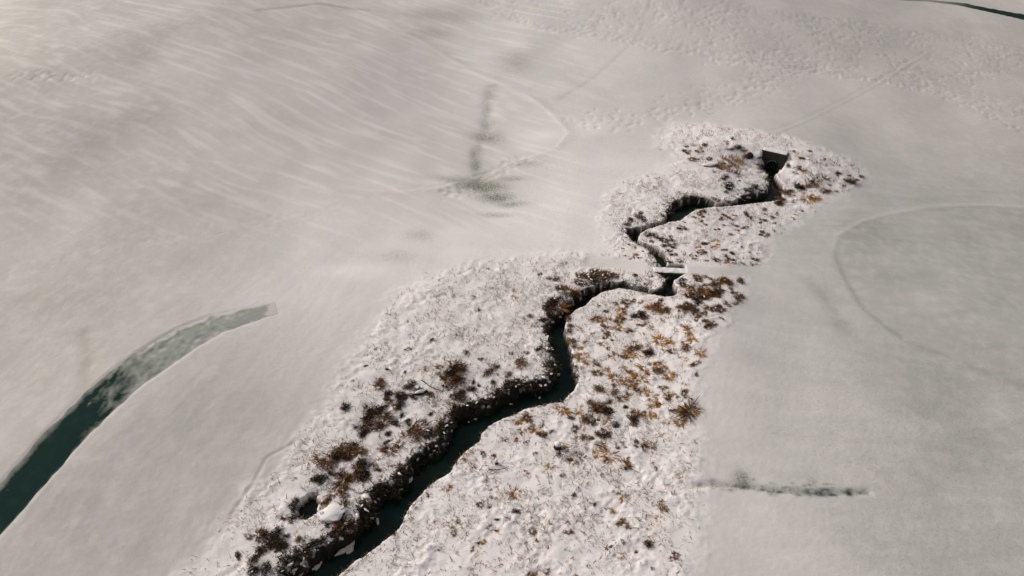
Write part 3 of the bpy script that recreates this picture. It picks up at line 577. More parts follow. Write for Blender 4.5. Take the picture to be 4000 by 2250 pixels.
many(R3, [(1650,260,70,b_),(1660,285,45,g),(1450,400,70,d_),(1500,440,60,b_),(1400,405,50,b_),(1800,460,60,r_),(1710,320,45,d_),(1760,260,60,d_),(1820,320,80,r_),(1790,360,60,g),(1850,360,60,b_),(1560,420,40,b_),(1300,470,45,b_),(1340,330,60,b_),(1250,480,30,b_)], 'brown weed tuft on snow around the bare stump', 'brown tufts round the stump')
many(R3, [(1900,610,55,g),(1790,600,75,b_),(1720,635,70,b_),(1940,540,55,b_),(2030,370,60,d_),(1990,410,55,b_),(1650,570,70,b_),(1690,540,50,b_),(1920,505,50,b_),(2090,640,60,b_),(2090,680,35,b_),(1560,660,35,g)], 'brown grass clump in the row below the bare stump', 'brown clumps below the stump')
many(R3, [(1310,860,70,g),(1285,900,45,g),(1430,1130,65,b_),(1130,1110,65,b_),(900,1060,45,b_),(870,1145,40,b_),(2340,1040,60,g),(1990,980,45,g),(1730,880,45,d_),(1560,1090,35,b_),(1060,945,45,b_),(1320,990,50,d_),(1060,1210,35,b_),(1210,1380,35,b_),(1000,1420,40,b_),(1180,1050,35,d_),(2440,1330,45,b_),(2000,1240,30,d_),(2300,1400,40,b_),(2180,1290,35,b_),(1000,1260,35,b_),(2080,1210,30,b_),(1880,940,30,d_),(1380,720,40,g),(820,820,50,g),(700,870,40,b_),(1080,575,50,b_),(1150,600,45,b_),(1000,660,40,g),(950,600,40,g)], 'small withered tuft on the snow bank in the lower foreground', 'withered tufts in the foreground')
many(C5, [(1110,595,32,g),(1120,700,22,g),(1250,550,20,g),(1660,550,30,g),(2170,500,45,g),(1060,1240,45,b_),(950,1195,50,b_),(1390,1190,45,b_),(1480,1170,50,d_),(710,1100,28,d_),(520,1335,25,d_),(390,1315,35,d_),(640,1310,50,g),(1010,790,30,b_),(1040,890,30,b_),(310,1165,35,b_),(540,1170,35,b_),(1410,930,40,r_),(1490,640,40,b_),(1550,660,45,b_),(240,1290,30,d_),(140,1400,30,b_),(1280,1200,25,b_)], 'lone small tuft on the white slope left of the creek', 'lone tufts on the left slope')
many(C5, [(1690,950,45,r_),(1705,1000,50,r_),(1690,1040,45,r_),(1715,1110,50,r_),(1730,1150,40,r_),(1725,1220,45,d_),(1740,1300,40,r_),(1755,1360,40,d_)], 'rusty weed clump hanging over the right edge of the creek', 'rusty weeds on the right creek edge')
many(C5, [(1760,690,70,r_),(1820,650,90,r_),(1880,640,100,r_),(1940,640,90,r_),(1990,640,80,r_),(1800,700,70,r_),(1880,690,70,d_),(1950,680,60,r_),(1760,640,50,r_),(1870,610,60,d_),(2030,640,40,r_),(1600,660,50,r_),(1630,725,70,b_),(2170,640,35,d_)], 'red-brown bramble clump under snow at the bend below the footbridge', 'red-brown brambles at the bend below the footbridge', cap=4)
many(C5, [(2130,240,55,r_),(2190,215,65,r_),(2230,240,50,d_),(2110,270,45,r_),(2210,190,35,d_)], 'rusty bramble at the sharp bend above the footbridge', 'rusty brambles above the footbridge', cap=3)
many(C5, [(1580,830,120,d_),(1620,870,110,b_),(1700,760,110,b_),(1740,780,80,d_),(1550,880,80,d_),(1560,930,80,d_),(1510,960,60,d_),(1680,820,90,'thin'),(1640,770,80,'thin'),(1660,880,70,d_)], 'dark tangled bank growth where the creek narrows below the bend', 'bank growth below the bend')
many(C5, [(1560,1180,70,d_),(1580,1230,80,d_),(1570,1290,90,d_),(1560,1350,100,d_),(1600,1400,90,d_),(1500,1400,100,d_),(1440,1410,90,d_),(1380,1420,90,d_),(1320,1430,80,d_),(1470,1440,90,d_),(1540,1430,90,d_)], 'dark bramble clump draped on the left bank in the middle reach', 'dark brambles on the middle left bank', cap=2)
many(R3, [(1250,110,80,d_),(1180,150,80,d_),(1120,190,80,d_),(1050,215,80,d_),(980,225,80,d_),(900,250,90,d_),(860,290,90,d_),(1330,90,90,d_),(950,280,90,d_),(1060,260,80,d_),(1180,210,80,d_),(1290,160,80,d_),(850,350,90,d_),(810,390,90,d_),(790,440,90,d_),(740,500,90,d_),(680,550,90,d_),(620,590,90,d_),(570,630,90,d_),(530,680,90,d_),(500,730,90,d_),(700,440,90,d_),(720,520,80,d_),(640,640,90,r_),(560,710,90,r_),(480,790,80,d_)], 'dark overhanging weed clump along the lower left creek bank', 'dark weeds along the lower left bank', cap=1)
many(R2, [(1900,330,230,d_),(2040,360,180,d_),(2080,450,170,d_),(2000,540,180,d_),(1700,620,240,d_),(1800,680,220,d_),(1650,740,200,d_),(1550,830,180,d_),(1950,620,150,d_),(1780,400,160,d_),(1700,560,140,d_),(2130,220,170,d_),(2170,130,150,r_)], 'black-brown bramble on the bank beside the snowy hollow', 'brambles beside the snowy hollow', cap=1)
many(R2, [(1330,870,180,r_),(1290,920,150,d_),(1440,800,170,b_),(1220,800,100,d_),(1390,900,140,d_),(1480,850,140,d_),(1340,980,140,d_),(1430,930,110,d_)], 'brown bramble between the snow mound and the creek', 'brambles by the snow mound')
many(R2, [(420,960,190,r_),(540,1000,220,d_),(600,900,130,d_),(350,930,120,b_),(640,1090,170,d_),(500,1080,170,r_),(280,1290,150,r_),(380,1130,130,d_),(230,960,90,b_),(330,1220,110,d_),(100,1200,100,d_),(700,960,90,d_)], 'dark bramble patch at the lower left edge of the weeds', 'brambles at the lower left')
many(R2, [(700,1290,190,d_),(830,1220,160,d_),(950,1130,150,d_),(1050,1050,150,d_),(1160,1010,130,d_),(1000,1280,170,d_),(880,1330,160,d_),(760,1390,190,d_),(640,1400,160,d_),(450,1380,160,d_),(300,1400,170,d_),(830,1130,90,d_),(970,1210,120,d_),(1110,1120,120,d_),(1240,1060,110,d_)], 'dark bank weeds beside the ice in the lowest creek reach', 'bank weeds beside the ice', cap=1)
many(R2, [(1380,180,150,r_),(1440,260,170,b_),(1420,380,150,b_),(1440,450,120,b_),(1620,120,180,r_),(1700,190,150,d_),(1560,190,130,b_),(1640,240,90,'thin'),(1260,170,110,d_),(1230,500,80,d_),(1230,370,110,'thin'),(1700,80,150,'thin'),(800,600,130,d_),(830,520,110,d_),(850,650,110,d_),(790,730,110,d_),(680,710,80,b_),(1060,400,110,'thin'),(940,350,110,'thin'),(800,230,60,b_),(1360,320,50,d_),(1060,240,120,d_)], 'rusty weed clump on the snow uphill of the dark pool', 'rusty weeds uphill of the pool')
many(R3, [(340,60,80,r_),(330,100,70,b_),(570,70,80,r_),(540,100,60,d_),(620,130,90,d_),(490,160,80,d_),(90,240,80,d_),(390,180,60,d_),(230,230,50,b_),(515,290,40,b_),(700,290,30,d_),(740,190,90,'thin'),(400,150,70,d_),(290,220,50,'thin'),(380,235,40,d_),(850,220,60,b_)], 'brown weed clump in the sparse snow patch west of the creek', 'brown weeds west of the creek')
many(R3, [(300,270,100,d_),(350,300,120,b_),(250,320,110,d_),(270,380,110,r_),(380,350,90,b_),(240,420,60,d_),(330,400,70,b_),(190,390,60,'thin')], 'large dark weed patch clump west of the creek', 'large dark weed patch')
many(R3, [(60,550,120,r_),(150,570,110,b_),(20,600,100,d_),(100,590,100,r_),(200,560,80,b_),(150,510,70,d_),(230,600,60,'thin')], 'rusty bramble at the left end of the weed slope', 'rusty brambles on the weed slope')
many(U5, [(930,490,70,'reed'),(980,520,70,'reed'),(1030,560,80,'reed'),(1080,600,80,'reed'),(1060,520,80,'reed'),(1120,520,80,'reed'),(1170,490,70,'reed'),(900,560,70,'reed'),(880,600,70,'reed'),(940,600,80,'reed'),(1000,640,80,'reed'),(1080,660,70,'reed'),(1140,560,70,'reed'),(1010,480,60,'reed'),(850,570,50,'reed'),(820,640,50,'reed'),(1300,560,50,'reed'),(1340,570,50,'reed')], 'standing brown reeds left of the culvert', 'reeds left of the culvert', hs_=.8)
many(U5, [(990,790,90,d_),(990,830,90,d_),(960,870,60,d_),(1280,800,70,d_),(1240,830,70,d_),(1180,840,60,d_),(930,720,60,d_),(960,690,60,d_),(1300,830,50,d_),(1110,740,30,d_),(1420,730,50,d_),(1430,800,50,d_),(1400,870,60,r_),(1350,850,50,d_),(1230,860,60,d_),(1150,910,60,d_)], 'dark hollow weed clump between reeds and creek', 'dark weeds between reeds and creek', cap=2)
many(U5, [(430,960,90,r_),(480,990,90,d_),(410,1000,70,r_),(330,1060,80,r_),(300,1090,80,d_),(350,1110,90,d_),(300,1150,80,d_),(550,920,80,d_),(620,930,90,d_),(700,940,90,d_),(770,950,80,r_),(820,940,60,r_),(560,960,90,d_),(660,970,80,d_),(250,1130,50,d_),(480,930,60,r_)], 'dark bramble overhanging the wide pool in the upper creek', 'brambles over the upper pool', cap=4)
many(U5, [(1100,990,90,r_),(1200,960,90,r_),(1300,930,100,r_),(1400,920,100,r_),(1500,880,100,r_),(1450,960,80,r_),(1560,950,110,r_),(1620,880,100,r_),(1540,1000,90,r_),(1660,860,80,r_),(1250,900,70,d_),(1350,960,90,d_),(1030,1000,60,r_),(970,980,70,b_)], 'red-brown bank growth along the upper creek below the culvert', 'red-brown growth below the culvert')
many(U5, [(1900,740,110,'thin'),(1950,700,110,'thin'),(1880,780,100,'thin'),(1990,740,90,'thin'),(1850,810,90,d_),(1920,800,80,'thin'),(1960,770,80,d_),(1820,820,70,'thin'),(2050,700,80,'thin')], 'grey twiggy shrub right of the culvert', 'twiggy shrubs right of the culvert')
many(U5, [(2330,740,90,r_),(2370,760,80,r_),(2400,720,60,b_),(2470,690,70,r_),(2060,850,100,b_),(2100,840,60,b_),(2190,850,40,b_),(2280,790,50,b_),(2030,860,50,g)], 'red-brown grass tuft at the right tip of the rough', 'red-brown tufts at the right tip')
many(U5, [(1180,1100,60,r_),(700,1090,80,b_),(660,1110,60,b_),(1370,1180,60,b_),(1470,1150,60,b_),(1740,1120,45,g),(1700,1160,50,g),(1800,1070,50,b_),(1000,1340,55,g),(470,1260,70,b_),(1230,1230,40,g),(1340,1210,40,d_),(540,1080,50,b_),(1060,1130,50,b_),(900,1160,60,b_),(600,1150,50,b_),(1500,1300,35,b_),(880,1280,45,d_),(1020,1170,55,b_),(430,1280,50,d_),(1390,1060,50,r_),(730,1230,40,b_)], 'brown tuft on the snowy point between the upper creek bends', 'brown tufts on the upper point')
many(B6, [(560,80,110,d_),(640,90,110,d_),(620,200,90,d_),(760,150,110,d_),(850,190,110,d_),(960,180,100,d_),(900,260,100,r_),(980,290,110,d_),(1000,240,80,r_),(920,350,90,d_),(1010,420,90,r_),(940,420,80,d_),(930,550,90,d_),(980,590,80,d_),(900,480,60,d_),(1080,530,90,b_),(820,270,90,d_),(700,120,90,r_),(950,120,80,b_)], 'dark snow-flecked bank weed upstream of the footbridge', 'bank weeds upstream of the footbridge', cap=5)
many(B6, [(150,320,50,d_),(240,250,50,d_),(350,300,40,d_),(480,360,50,d_),(600,400,60,d_),(680,460,60,d_),(720,540,50,d_),(620,360,50,d_),(420,480,60,b_),(180,430,60,g),(270,480,50,b_)], 'small dark weed on the left bank just above the footbridge', 'small weeds above the footbridge')
many(B6, [(1450,350,90,g),(1400,300,70,g),(1530,380,70,b_),(1860,340,80,b_),(1970,390,110,d_),(1850,430,80,b_),(1660,480,90,b_),(1730,520,80,b_),(1880,530,90,b_),(2000,560,80,b_),(2150,570,70,b_),(1900,570,80,g),(1950,80,80,b_),(1700,180,80,g),(2300,580,60,b_),(1550,520,60,b_),(1340,490,70,b_),(2040,220,50,g)], 'brown tuft on the snow just above the plank track', 'brown tufts above the plank track')
many(B6, [(1820,850,120,r_),(1700,870,150,b_),(1650,920,130,r_),(1940,900,110,r_),(1740,1000,140,r_),(1880,880,90,b_),(1540,930,90,r_),(1560,1040,140,r_),(1450,1020,110,b_),(2110,830,90,'rust'),(1700,1080,130,d_),(1530,1130,150,r_),(1400,1220,140,d_),(1350,1160,120,d_),(1250,1320,170,r_),(1180,1330,130,d_),(1330,1350,140,r_),(1470,1150,110,d_),(2100,1120,120,r_),(1850,1230,90,b_),(1290,1080,90,r_),(1200,1260,110,d_),(1520,1300,110,b_),(1750,1290,110,d_),(1650,1330,100,b_),(1920,1270,80,b_),(1080,1290,110,r_),(2150,1140,80,b_),(2050,1070,70,b_),(1600,820,80,b_),(1500,790,90,b_)], 'dense rusty clump in the weed patch right of the footbridge', 'rusty weed patch right of the footbridge', cap=1)
many(B6, [(1150,840,110,d_),(1130,900,110,d_),(1150,950,90,d_)], 'dark weed on the small spit beside the footbridge', 'weeds on the spit by the footbridge', cap=1)
# loose scatter of smaller plants, each standing by itself in the traced patches
def sprinkle(poly_px, n, kinds, smin, smax, label, group, clump_sc=1.4, thr=-.1, cap=0):
    W = P(poly_px); c_ = in_poly_pts(W, n*6); c_ = c_[noise(c_[:, 0]/clump_sc+3, c_[:, 1]/clump_sc) > thr]; c_ = c_[grid_sample(prof, c_[:, 0], c_[:, 1]) < .05]; c_ = c_[grid_sample(trk, c_[:, 0], c_[:, 1]) < .4][:n]
    acc = {}
    for x, y in c_:
        kd = random.choice(kinds); s_ = (smin+(smax-smin)*random.random()**1.8)*(1.3 if kd == 'gold' else 1); me = random.choice(PRO[kd]); a_ = random.uniform(0, 6.28)
        splat(litter, x, y, s_*.34, s_*.34, .9*min(1, .45+.5*s_), 0, 'max')
        co = np.empty(len(me.vertices)*3); me.vertices.foreach_get('co', co); co = co.reshape(-1, 3)*np.array([random.uniform(.75, 1.5), random.uniform(.6, 1.05), random.uniform(.7, 1.1)])*s_
        fa = np.empty(len(me.loops), int); me.loops.foreach_get('vertex_index', fa); tn_ = np.empty(len(me.vertices)*4); me.attributes['tone'].data.foreach_get('color', tn_)
        rot = np.stack([co[:, 0]*math.cos(a_)-co[:, 1]*math.sin(a_)+x, co[:, 0]*math.sin(a_)+co[:, 1]*math.cos(a_)+y, co[:, 2]+gz(x, y)-.01], -1)
        vs, fs, ts = acc.setdefault(me.materials[0].name, ([], [], [])); n0 = sum(len(q_) for q_ in vs); vs.append(rot); fs.append(fa.reshape(-1, 4)+n0); ts.append(tn_.reshape(-1, 4))
    for mn, (vs, fs, ts) in acc.items():
        col_ = {'golden_grass': 'golden', 'brown_grass': 'brown', 'bramble_twig': 'dark'}[mn]
        tag(link('small_weeds', big_mesh('small_weeds', np.vstack(vs), np.vstack(fs), bpy.data.materials[mn], {'tone': np.vstack(ts)}, False)), col_+' '+label, 'weeds', None, 'stuff')
sprinkle([(2290,1230),(2480,1160),(2640,1190),(2740,1260),(2760,1330),(2720,1460),(2720,1640),(2560,1680),(2400,1600),(2290,1500),(2260,1380)], 110, [g, g, g, b_, r_], .22, .62, 'loose small tufts in the golden patch east of the creek', 'small tufts of the golden patch')
sprinkle([(2700,1090),(2800,1080),(2900,1095),(2905,1150),(2830,1250),(2740,1300),(2640,1270),(2660,1180)], 60, [r_, b_, b_, g], .3, .75, 'low tufts filling the rusty weed patch by the footbridge', 'small tufts of the rusty patch')
sprinkle([(1560,1480),(1800,1400),(2050,1440),(2080,1490),(1900,1550),(1740,1590),(1720,1680),(1560,1770),(1500,1880),(1300,2010),(1180,2180),(1010,2240),(1100,2050),(1280,1850),(1400,1650)], 100, [d_, r_, b_, b_, d_, 'thin'], .22, .7, 'small weeds strewn over the slope west of the lower creek', 'small weeds on the west slope', 1.8, .05)
sprinkle([(2640,560),(2900,545),(3200,590),(3350,690),(3250,760),(3080,800),(2900,810),(3060,700),(3060,620),(2950,610),(2800,680),(2700,640)], 60, [b_, b_, r_, d_, 'thin', g], .22, .6, 'small weeds strewn over the snow around the culvert', 'small weeds around the culvert', 1.6, .0)
sprinkle([(2560,900),(2800,830),(3050,830),(2980,950),(2930,1030),(2700,1030),(2640,980),(2560,950)], 45, [b_, r_, g, d_], .2, .5, 'small weeds strewn over the point between the creek bends', 'small weeds on the upper point', 1.5, .0)
sprinkle([(1700,2000),(2000,1780),(2400,1700),(2700,1760),(2720,2200),(2300,2260),(1500,2240)], 45, [b_, b_, g], .16, .42, 'tiny withered tufts on the lower right snow bank', 'tiny tufts on the lower right bank', 2.0, .05)
sprinkle([(1900,1640),(2250,1580),(2450,1560),(2560,1690),(2500,1850),(2300,1790),(2000,1760)], 60, [b_, b_, g, r_], .2, .6, 'small weeds strewn over the snow around the stump', 'small weeds around the stump', 1.5, .0)
for q_ in ((1365,545,60,d_),(1340,480,55,d_),(1330,610,60,b_),(1565,520,45,d_),(1380,620,45,d_),(1545,600,45,d_)): plant(2500+q_[0]/2.8622, 450+q_[1]/2.8622, q_[2]/2.8622, q_[3], 'dark weed pressed against the culvert headwall', 'weeds at the headwall')
# plants that can be told apart
single(U5, 1850, 930, 170, g, 'big bright golden grass tuft by the mown field right of the culvert')
single(U5, 1960, 930, 90, g, 'smaller golden tuft just right of the big golden one')
single(U5, 230, 385, 22, g, 'tiny orange tuft at the tip of the smooth tongue')
single(U5, 75, 690, 32, g, 'lone orange tuft on the bluish slope left of the reeds')
single(U5, 1620, 500, 100, d_, 'dark weed leaning beside the right end of the culvert headwall')
single(U5, 1660, 560, 70, d_, 'dark weed on the snow just below the headwall corner')
single(U5, 1100, 365, 130, d_, 'long low dark weed above the reeds and culvert', hs_=.4)
single(U5, 1025, 385, 55, d_, 'short dark weed beside the long low one above the reeds', hs_=.5)
single(U5, 2210, 650, 95, d_, 'dark bent branch clump in the snow far right of the culvert', hs_=.5)
single(B6, 360, 430, 90, g, 'bright orange tuft at the track edge left of the footbridge')
single(B6, 350, 760, 70, d_, 'round dark weed on the bank left of the footbridge')
single(B6, 640, 780, 60, d_, 'flat dark weed on the white bank near the footbridge', hs_=.5)
single(B6, 2360, 500, 110, b_, 'tall brown tuft at the right end of the plank track')
single(B6, 2350, 565, 60, g, 'yellow tuft beside the tall brown one at the track')
single(C5, 1350, 1270, 110, r_, 'round brown bush standing alone left of the middle creek')
single(C5, 890, 1305, 140, r_, 'large brown bush on the left slope, upper of two')
single(C5, 850, 1340, 120, d_, 'dark bush touching the large brown bush on the left slope')
single(C5, 870, 1415, 130, r_, 'rusty bush just below the large brown bush on the left slope')
single(C5, 2330, 880, 90, r_, 'bushy rust-brown tuft below the right end of the footbridge')
single(C5, 2350, 1110, 85, g, 'golden arching tuft near the right field edge')
single(C5, 2420, 1135, 75, g, 'golden tuft bent over beside the arching one near the field')
single(C5, 2440, 1185, 50, b_, 'brown tail-shaped tuft below the golden arching pair')
single(C5, 2030, 1380, 95, g, 'bright golden tuft, largest of the cluster east of the creek')
single(C5, 2125, 1415, 95, g, 'golden tuft right of the largest one east of the creek')
single(R3, 1905, 110, 90, r_, 'dark brown tuft below the golden cluster east of the creek')
single(R3, 1890, 250, 110, r_, 'broad dark brown weed mat on the right bank')
single(R3, 1965, 270, 110, d_, 'dark arching weed at the right end of the brown mat')
single(R3, 1960, 450, 80, d_, 'dark weed spray right of the stump')
single(R3, 1985, 585, 85, g, 'golden-brown tuft at the lower end of the weed row')
single(R3, 2490, 345, 70, g, 'golden tuft lowest by the right field edge')
single(R3, 2520, 265, 80, r_, 'curled brown weed at the right field edge')
single(K and (S, 2600, 1462), 170, 270, 130, b_, 'ring-shaped brown weed at the edge of the right field')
single((S, 2600, 1462), 105, 345, 60, g, 'yellow tuft below the ring-shaped weed')
single((S, 2600, 1462), 15, 170, 70, b_, 'brown weed left of the ring-shaped one')
single((S, 2600, 1462), 130, 140, 60, b_, 'small brown arch of grass above the ring-shaped weed')
single(R3, 2370, 955, 90, r_, 'red-brown flattened weed in the lower right rough', hs_=.4)
single(R3, 2265, 1225, 90, d_, 'dark leaning weed low in the right foreground')
single(R3, 620, 410, 150, r_, 'wide brown bush on the slope above the dark creek bend')
single(R3, 480, 510, 90, b_, 'round brown bush between the wide bush and the slope')
single(R3, 400, 550, 90, b_, 'loose brown bush left of the round one')
single(R3, 210, 650, 110, d_, 'loose twiggy bush above the tall weeds on the lower slope')
single(R3, 70, 780, 120, b_, 'tall narrow brown weed on the lower left slope')
single(R3, 200, 730, 110, d_, 'spreading brown bush right of the tall narrow weed')
single(R2, 1190, 30, 240, r_, 'large rust-brown bush above the dark pool')
single(R2, 1150, 240, 180, d_, 'dense dark bush between pool and rust-brown bush')

# ------------------------------------------------------------------ stumps, rocks, ice, fallen branches
def cyl(name, prof_, mat, n=18, seed=0.0, jit=.08, smooth=True):
    v, f = [], []
    for (r, z) in prof_:
        for k in range(n):
            a_ = 2*math.pi*k/n; q_ = 1+jit*float(noise(math.cos(a_)*1.6+seed, math.sin(a_)*1.6+z*.4))*(1.8 if z < .1 else 1); v.append((r*q_*math.cos(a_), r*q_*math.sin(a_), z))
    for j in range(len(prof_)-1):
        for k in range(n): f.append((j*n+k, j*n+(k+1) % n, (j+1)*n+(k+1) % n, (j+1)*n+k))
    f.append(tuple(range(n))[::-1]); f.append(tuple((len(prof_)-1)*n+k for k in range(n)))
    return mesh(name, v, f, mat, smooth)
def stump(px, py, rad, h, label):
    x, y = P([(px, py)])[0]; o = empty('tree_stump', (x, y, gz(x, y)-.05)); tag(o, label, 'stump')
    link('trunk', cyl('stump_trunk', [(rad*1.25, -.1), (rad*1.12, .06), (rad, .16), (rad*.96, h*.9), (rad*.9, h)], M['bark'], 18, px*.1, .2), o)
    link('snow_cap', cyl('stump_snow', [(rad*.93, h-.01), (rad*.97, h+.05), (rad*.9, h+.12), (rad*.62, h+.17), (rad*.2, h+.185)], M['snow'], 18, px*.1, .12), o)
stump(2179, 1752, .19, .30, 'short dark stump with a round snow cap on the right bank')
stump(1939, 1815, .085, .24, 'small thin stump with snow on top nearer the creek')
def rock(crop, X_, Y_, wpx, hm, label, name='rock', cat='rock', capk=.9, mat='rock', rz=0.0, asp=.6, sink=0.0, capth=.5):
    k, x0, y0 = crop; px, py = x0+X_/k, y0+Y_/k; x, y = P([(px, py)])[0]; w_ = wpx/k/float(scale_at(px, py))/2
    o = empty(name, (x, y, gz(x, y)-sink), rz); tag(o, label, cat)
    link('stone', lump_mesh('stone', M[mat], 1.0, px, 3), o, (0, 0, hm*.3), 0, (w_, w_*asp, hm*.7))
    if capk: link('snow_cap', lump_mesh('rock_snow', M['snow'], 1.0, py, 3), o, (0, 0, hm*.82), 0, (w_*capk, w_*asp*capk, hm*capth))
    return o
rock(R2, 1290, 690, 290, .34, 'large smooth snow-covered mound of rock beside the dark pool', 'snowy_rock', 'rock', 1.15, 'rock', .3, .75, .16, .5)
rock(U5, 1225, 470, 85, .55, 'round dark brown boulder beside the reeds left of the culvert', 'boulder', 'boulder', 0, 'soilm', 0, .7, .1)
rock(U5, 770, 568, 150, .30, 'low flat ledge rock with snow on top left of the reeds', 'ledge_rock', 'rock', 1.05, 'rock', .1, .4, .1, .4)
rock(U5, 1750, 815, 62, .65, 'upright dark rock with a snow hat right of the upper creek', 'upright_rock', 'rock', .7, 'rock', 0, .8, .1, .22)
rock(R3, 630, 140, 110, .22, 'long dark log-like rock under snow among the brown weeds', 'low_rock', 'rock', .8, 'rock', .35, .3, .03, .5)
def ice(crop, pts, th, label, lift=.02):
    k, x0, y0 = crop; px = [(x0+a_/k, y0+b2/k) for a_, b2 in pts]; c0 = np.mean(px, 0); xy0 = P([tuple(c0)])[0]; lv = float(H0(*xy0))-WL
    W = np.array([flat(p[0], p[1], lv+th) for p in px]); c_ = W.mean(0); W = W-c_
    v, f = [], []; n = len(W)
    for sc_, z in ((.97, -.06), (1.03, .0), (1.0, th*.75), (.86, th), ): v += [(a_*sc_, b2*sc_, z+(.02*float(noise(a_*4, b2*4)) if z > 0 else 0)) for a_, b2 in W]
    for j in range(3):
        for q_ in range(n): f.append((j*n+q_, j*n+(q_+1) % n, (j+1)*n+(q_+1) % n, (j+1)*n+q_))
    v.append((0, 0, th+.015)); f += [(3*n+q_, 3*n+(q_+1) % n, 4*n) for q_ in range(n)]
    me = mesh('ice_floe', v, f, M['ice'], False); tag(link('ice_floe', me, None, (c_[0], c_[1], lv+lift)), label, 'ice')
ice(R2, [(1310,1190),(1360,1130),(1440,1050),(1510,990),(1545,940),(1565,955),(1555,1040),(1530,1070),(1490,1080),(1430,1150),(1370,1170)], .12, 'long pale ice slab lying in the dark creek')
ice(R2, [(1050,1360),(1060,1300),(1100,1260),(1160,1230),(1150,1280),(1120,1330),(1080,1370)], .08, 'smaller pale ice slab at the bottom edge by the bank')
ice(R2, [(1460,1170),(1450,1130),(1500,1080),(1550,1050),(1545,1130),(1500,1165)], .05, 'thin grey ice sheet against the long pale slab')
ice(R2, [(1830,760),(1835,715),(1865,720),(1870,790),(1850,810)], .05, 'little ice piece near the left bank of the creek')
ice(R3, [(1010,322),(1020,316),(1036,318),(1030,328)], .05, 'tiny white ice fleck in the wide creek bend')
ice(B6, [(765,395),(800,400),(830,410),(820,440),(795,430),(780,415)], .05, 'small curved ice scrap upstream of the footbridge')
def branch(crop, pts, rad, label, lift=.12, name='fallen_branch', twigs=5):
    k, x0, y0 = crop; W = P([(x0+a_/k, y0+b2/k) for a_, b2 in pts]); L_ = resample(W, 9); v, f = [], []
    def tube(pts3, r0, r1, n=5):
        st = len(v); m_ = len(pts3)
        for i, p in enumerate(pts3):
            t = (pts3[min(i+1, m_-1)]-pts3[max(i-1, 0)]).normalized(); s1 = t.orthogonal().normalized(); s2 = t.cross(s1); r = r0+(r1-r0)*i/(m_-1)
            v.extend([p+s1*r*math.cos(2*math.pi*q_/n)+s2*r*math.sin(2*math.pi*q_/n) for q_ in range(n)])
        for i in range(m_-1):
            for q_ in range(n): f.append((st+i*n+q_, st+i*n+(q_+1) % n, st+(i+1)*n+(q_+1) % n, st+(i+1)*n+q_))
    b0 = Vector((L_[0][0], L_[0][1], gz(*L_[0])))
    main = [Vector((x, y, gz(x, y)+.02+lift*math.sin(math.pi*i/8)))-b0 for i, (x, y) in enumerate(L_)]
    main[0].z -= .02; tube(main, rad, rad*.45)
    for i in range(twigs):
        p = main[random.randint(2, 7)]; d_ = Vector((random.gauss(0, 1), random.gauss(0, 1), random.uniform(.1, .7))).normalized(); ln = random.uniform(.2, .5); tube([p, p+d_*ln*.5+Vector((0, 0, .03)), p+d_*ln], rad*.5, rad*.2, 4)
    tag(link(name, mesh(name, v, f, M['bark'], True), None, b0), label, 'branch')
branch(R2, [(1280,705),(1350,680),(1430,650),(1480,590),(1505,520)], .022, 'curved bare branch arching over the snow mound', .25, twigs=3)
branch(R2, [(1600,170),(1680,190),(1740,250),(1820,330)], .028, 'forked branch lying below the rusty weeds on the slope')
branch(R3, [(640,50),(690,100),(740,120),(790,125)], .03, 'bare branch by the large bushes on the left slope', .1)
branch(R3, [(790,130),(800,90),(810,60)], .022, 'short upright twig beside the bare branch on the left slope', .1, twigs=2)
branch(R3, [(480,160),(500,200),(525,230)], .022, 'small twig hanging from the weeds west of the creek', .08, twigs=2)
branch(R3, [(1120,690),(1170,700),(1240,690),(1260,665)], .024, 'crooked twigs around the small stump', .1)
branch(U5, [(1700,605),(1750,600),(1820,630)], .03, 'fallen twig on the snow right of the headwall', .1, twigs=2)
branch(R3, [(2100,640),(2150,680),(2210,710)], .018, 'thin dry stalk at the lower end of the weed row', .05, twigs=1)
for i_, (a_, b2, c_, e_) in enumerate([(1085,620,1115,705),(1125,655,1165,750),(1150,650,1180,740),(1170,655,1185,720)]):
    branch(R2, [(a_,b2),((a_+c_)/2,(b2+e_)/2),(c_,e_)], .014, ['first', 'second', 'third', 'fourth'][i_]+' from left of four straight stalks against the snow mound', .25, 'dry_stalk', 0)

# ------------------------------------------------------------------ uncountable cover: stubble, snow clods, leaf litter
def scatter_blades(name, pts, mat, lmin, lmax, wmin, wmax, lay, label, cat):
    n = len(pts); a_ = rng.uniform(0, 2*np.pi, n); el = rng.uniform(lay[0], lay[1], n); ln = rng.uniform(lmin, lmax, n); wd_ = rng.uniform(wmin, wmax, n)
    z = grid_sample(Z, pts[:, 0], pts[:, 1])-.02; B = np.stack([pts[:, 0], pts[:, 1], z], -1); D = np.stack([np.cos(a_)*np.cos(el), np.sin(a_)*np.cos(el), np.sin(el)], -1)
    sa = a_+np.pi/2+rng.uniform(-.6, .6, n); Sd = np.stack([np.cos(sa), np.sin(sa), np.zeros(n)], -1)*wd_[:, None]/2
    mid = B+D*ln[:, None]*.55; tip = B+D*ln[:, None]; tip[:, 2] -= ln*.12
    V = np.stack([B-Sd, B+Sd, mid+Sd*.8, mid-Sd*.8, tip+Sd*.15, tip-Sd*.15], 1).reshape(-1, 3)
    k = np.arange(n)[:, None]*6; Q = np.concatenate([k+np.array([[0, 1, 2, 3]]), k+np.array([[3, 2, 4, 5]])], 0)
    t = np.repeat(rng.uniform(0, 1, n), 6); ta = np.stack([t, t, t, np.ones_like(t)], -1)
    return tag(link(name, big_mesh(name, V, Q, mat, {'tone': ta}, False)), label, cat, None, 'stuff')
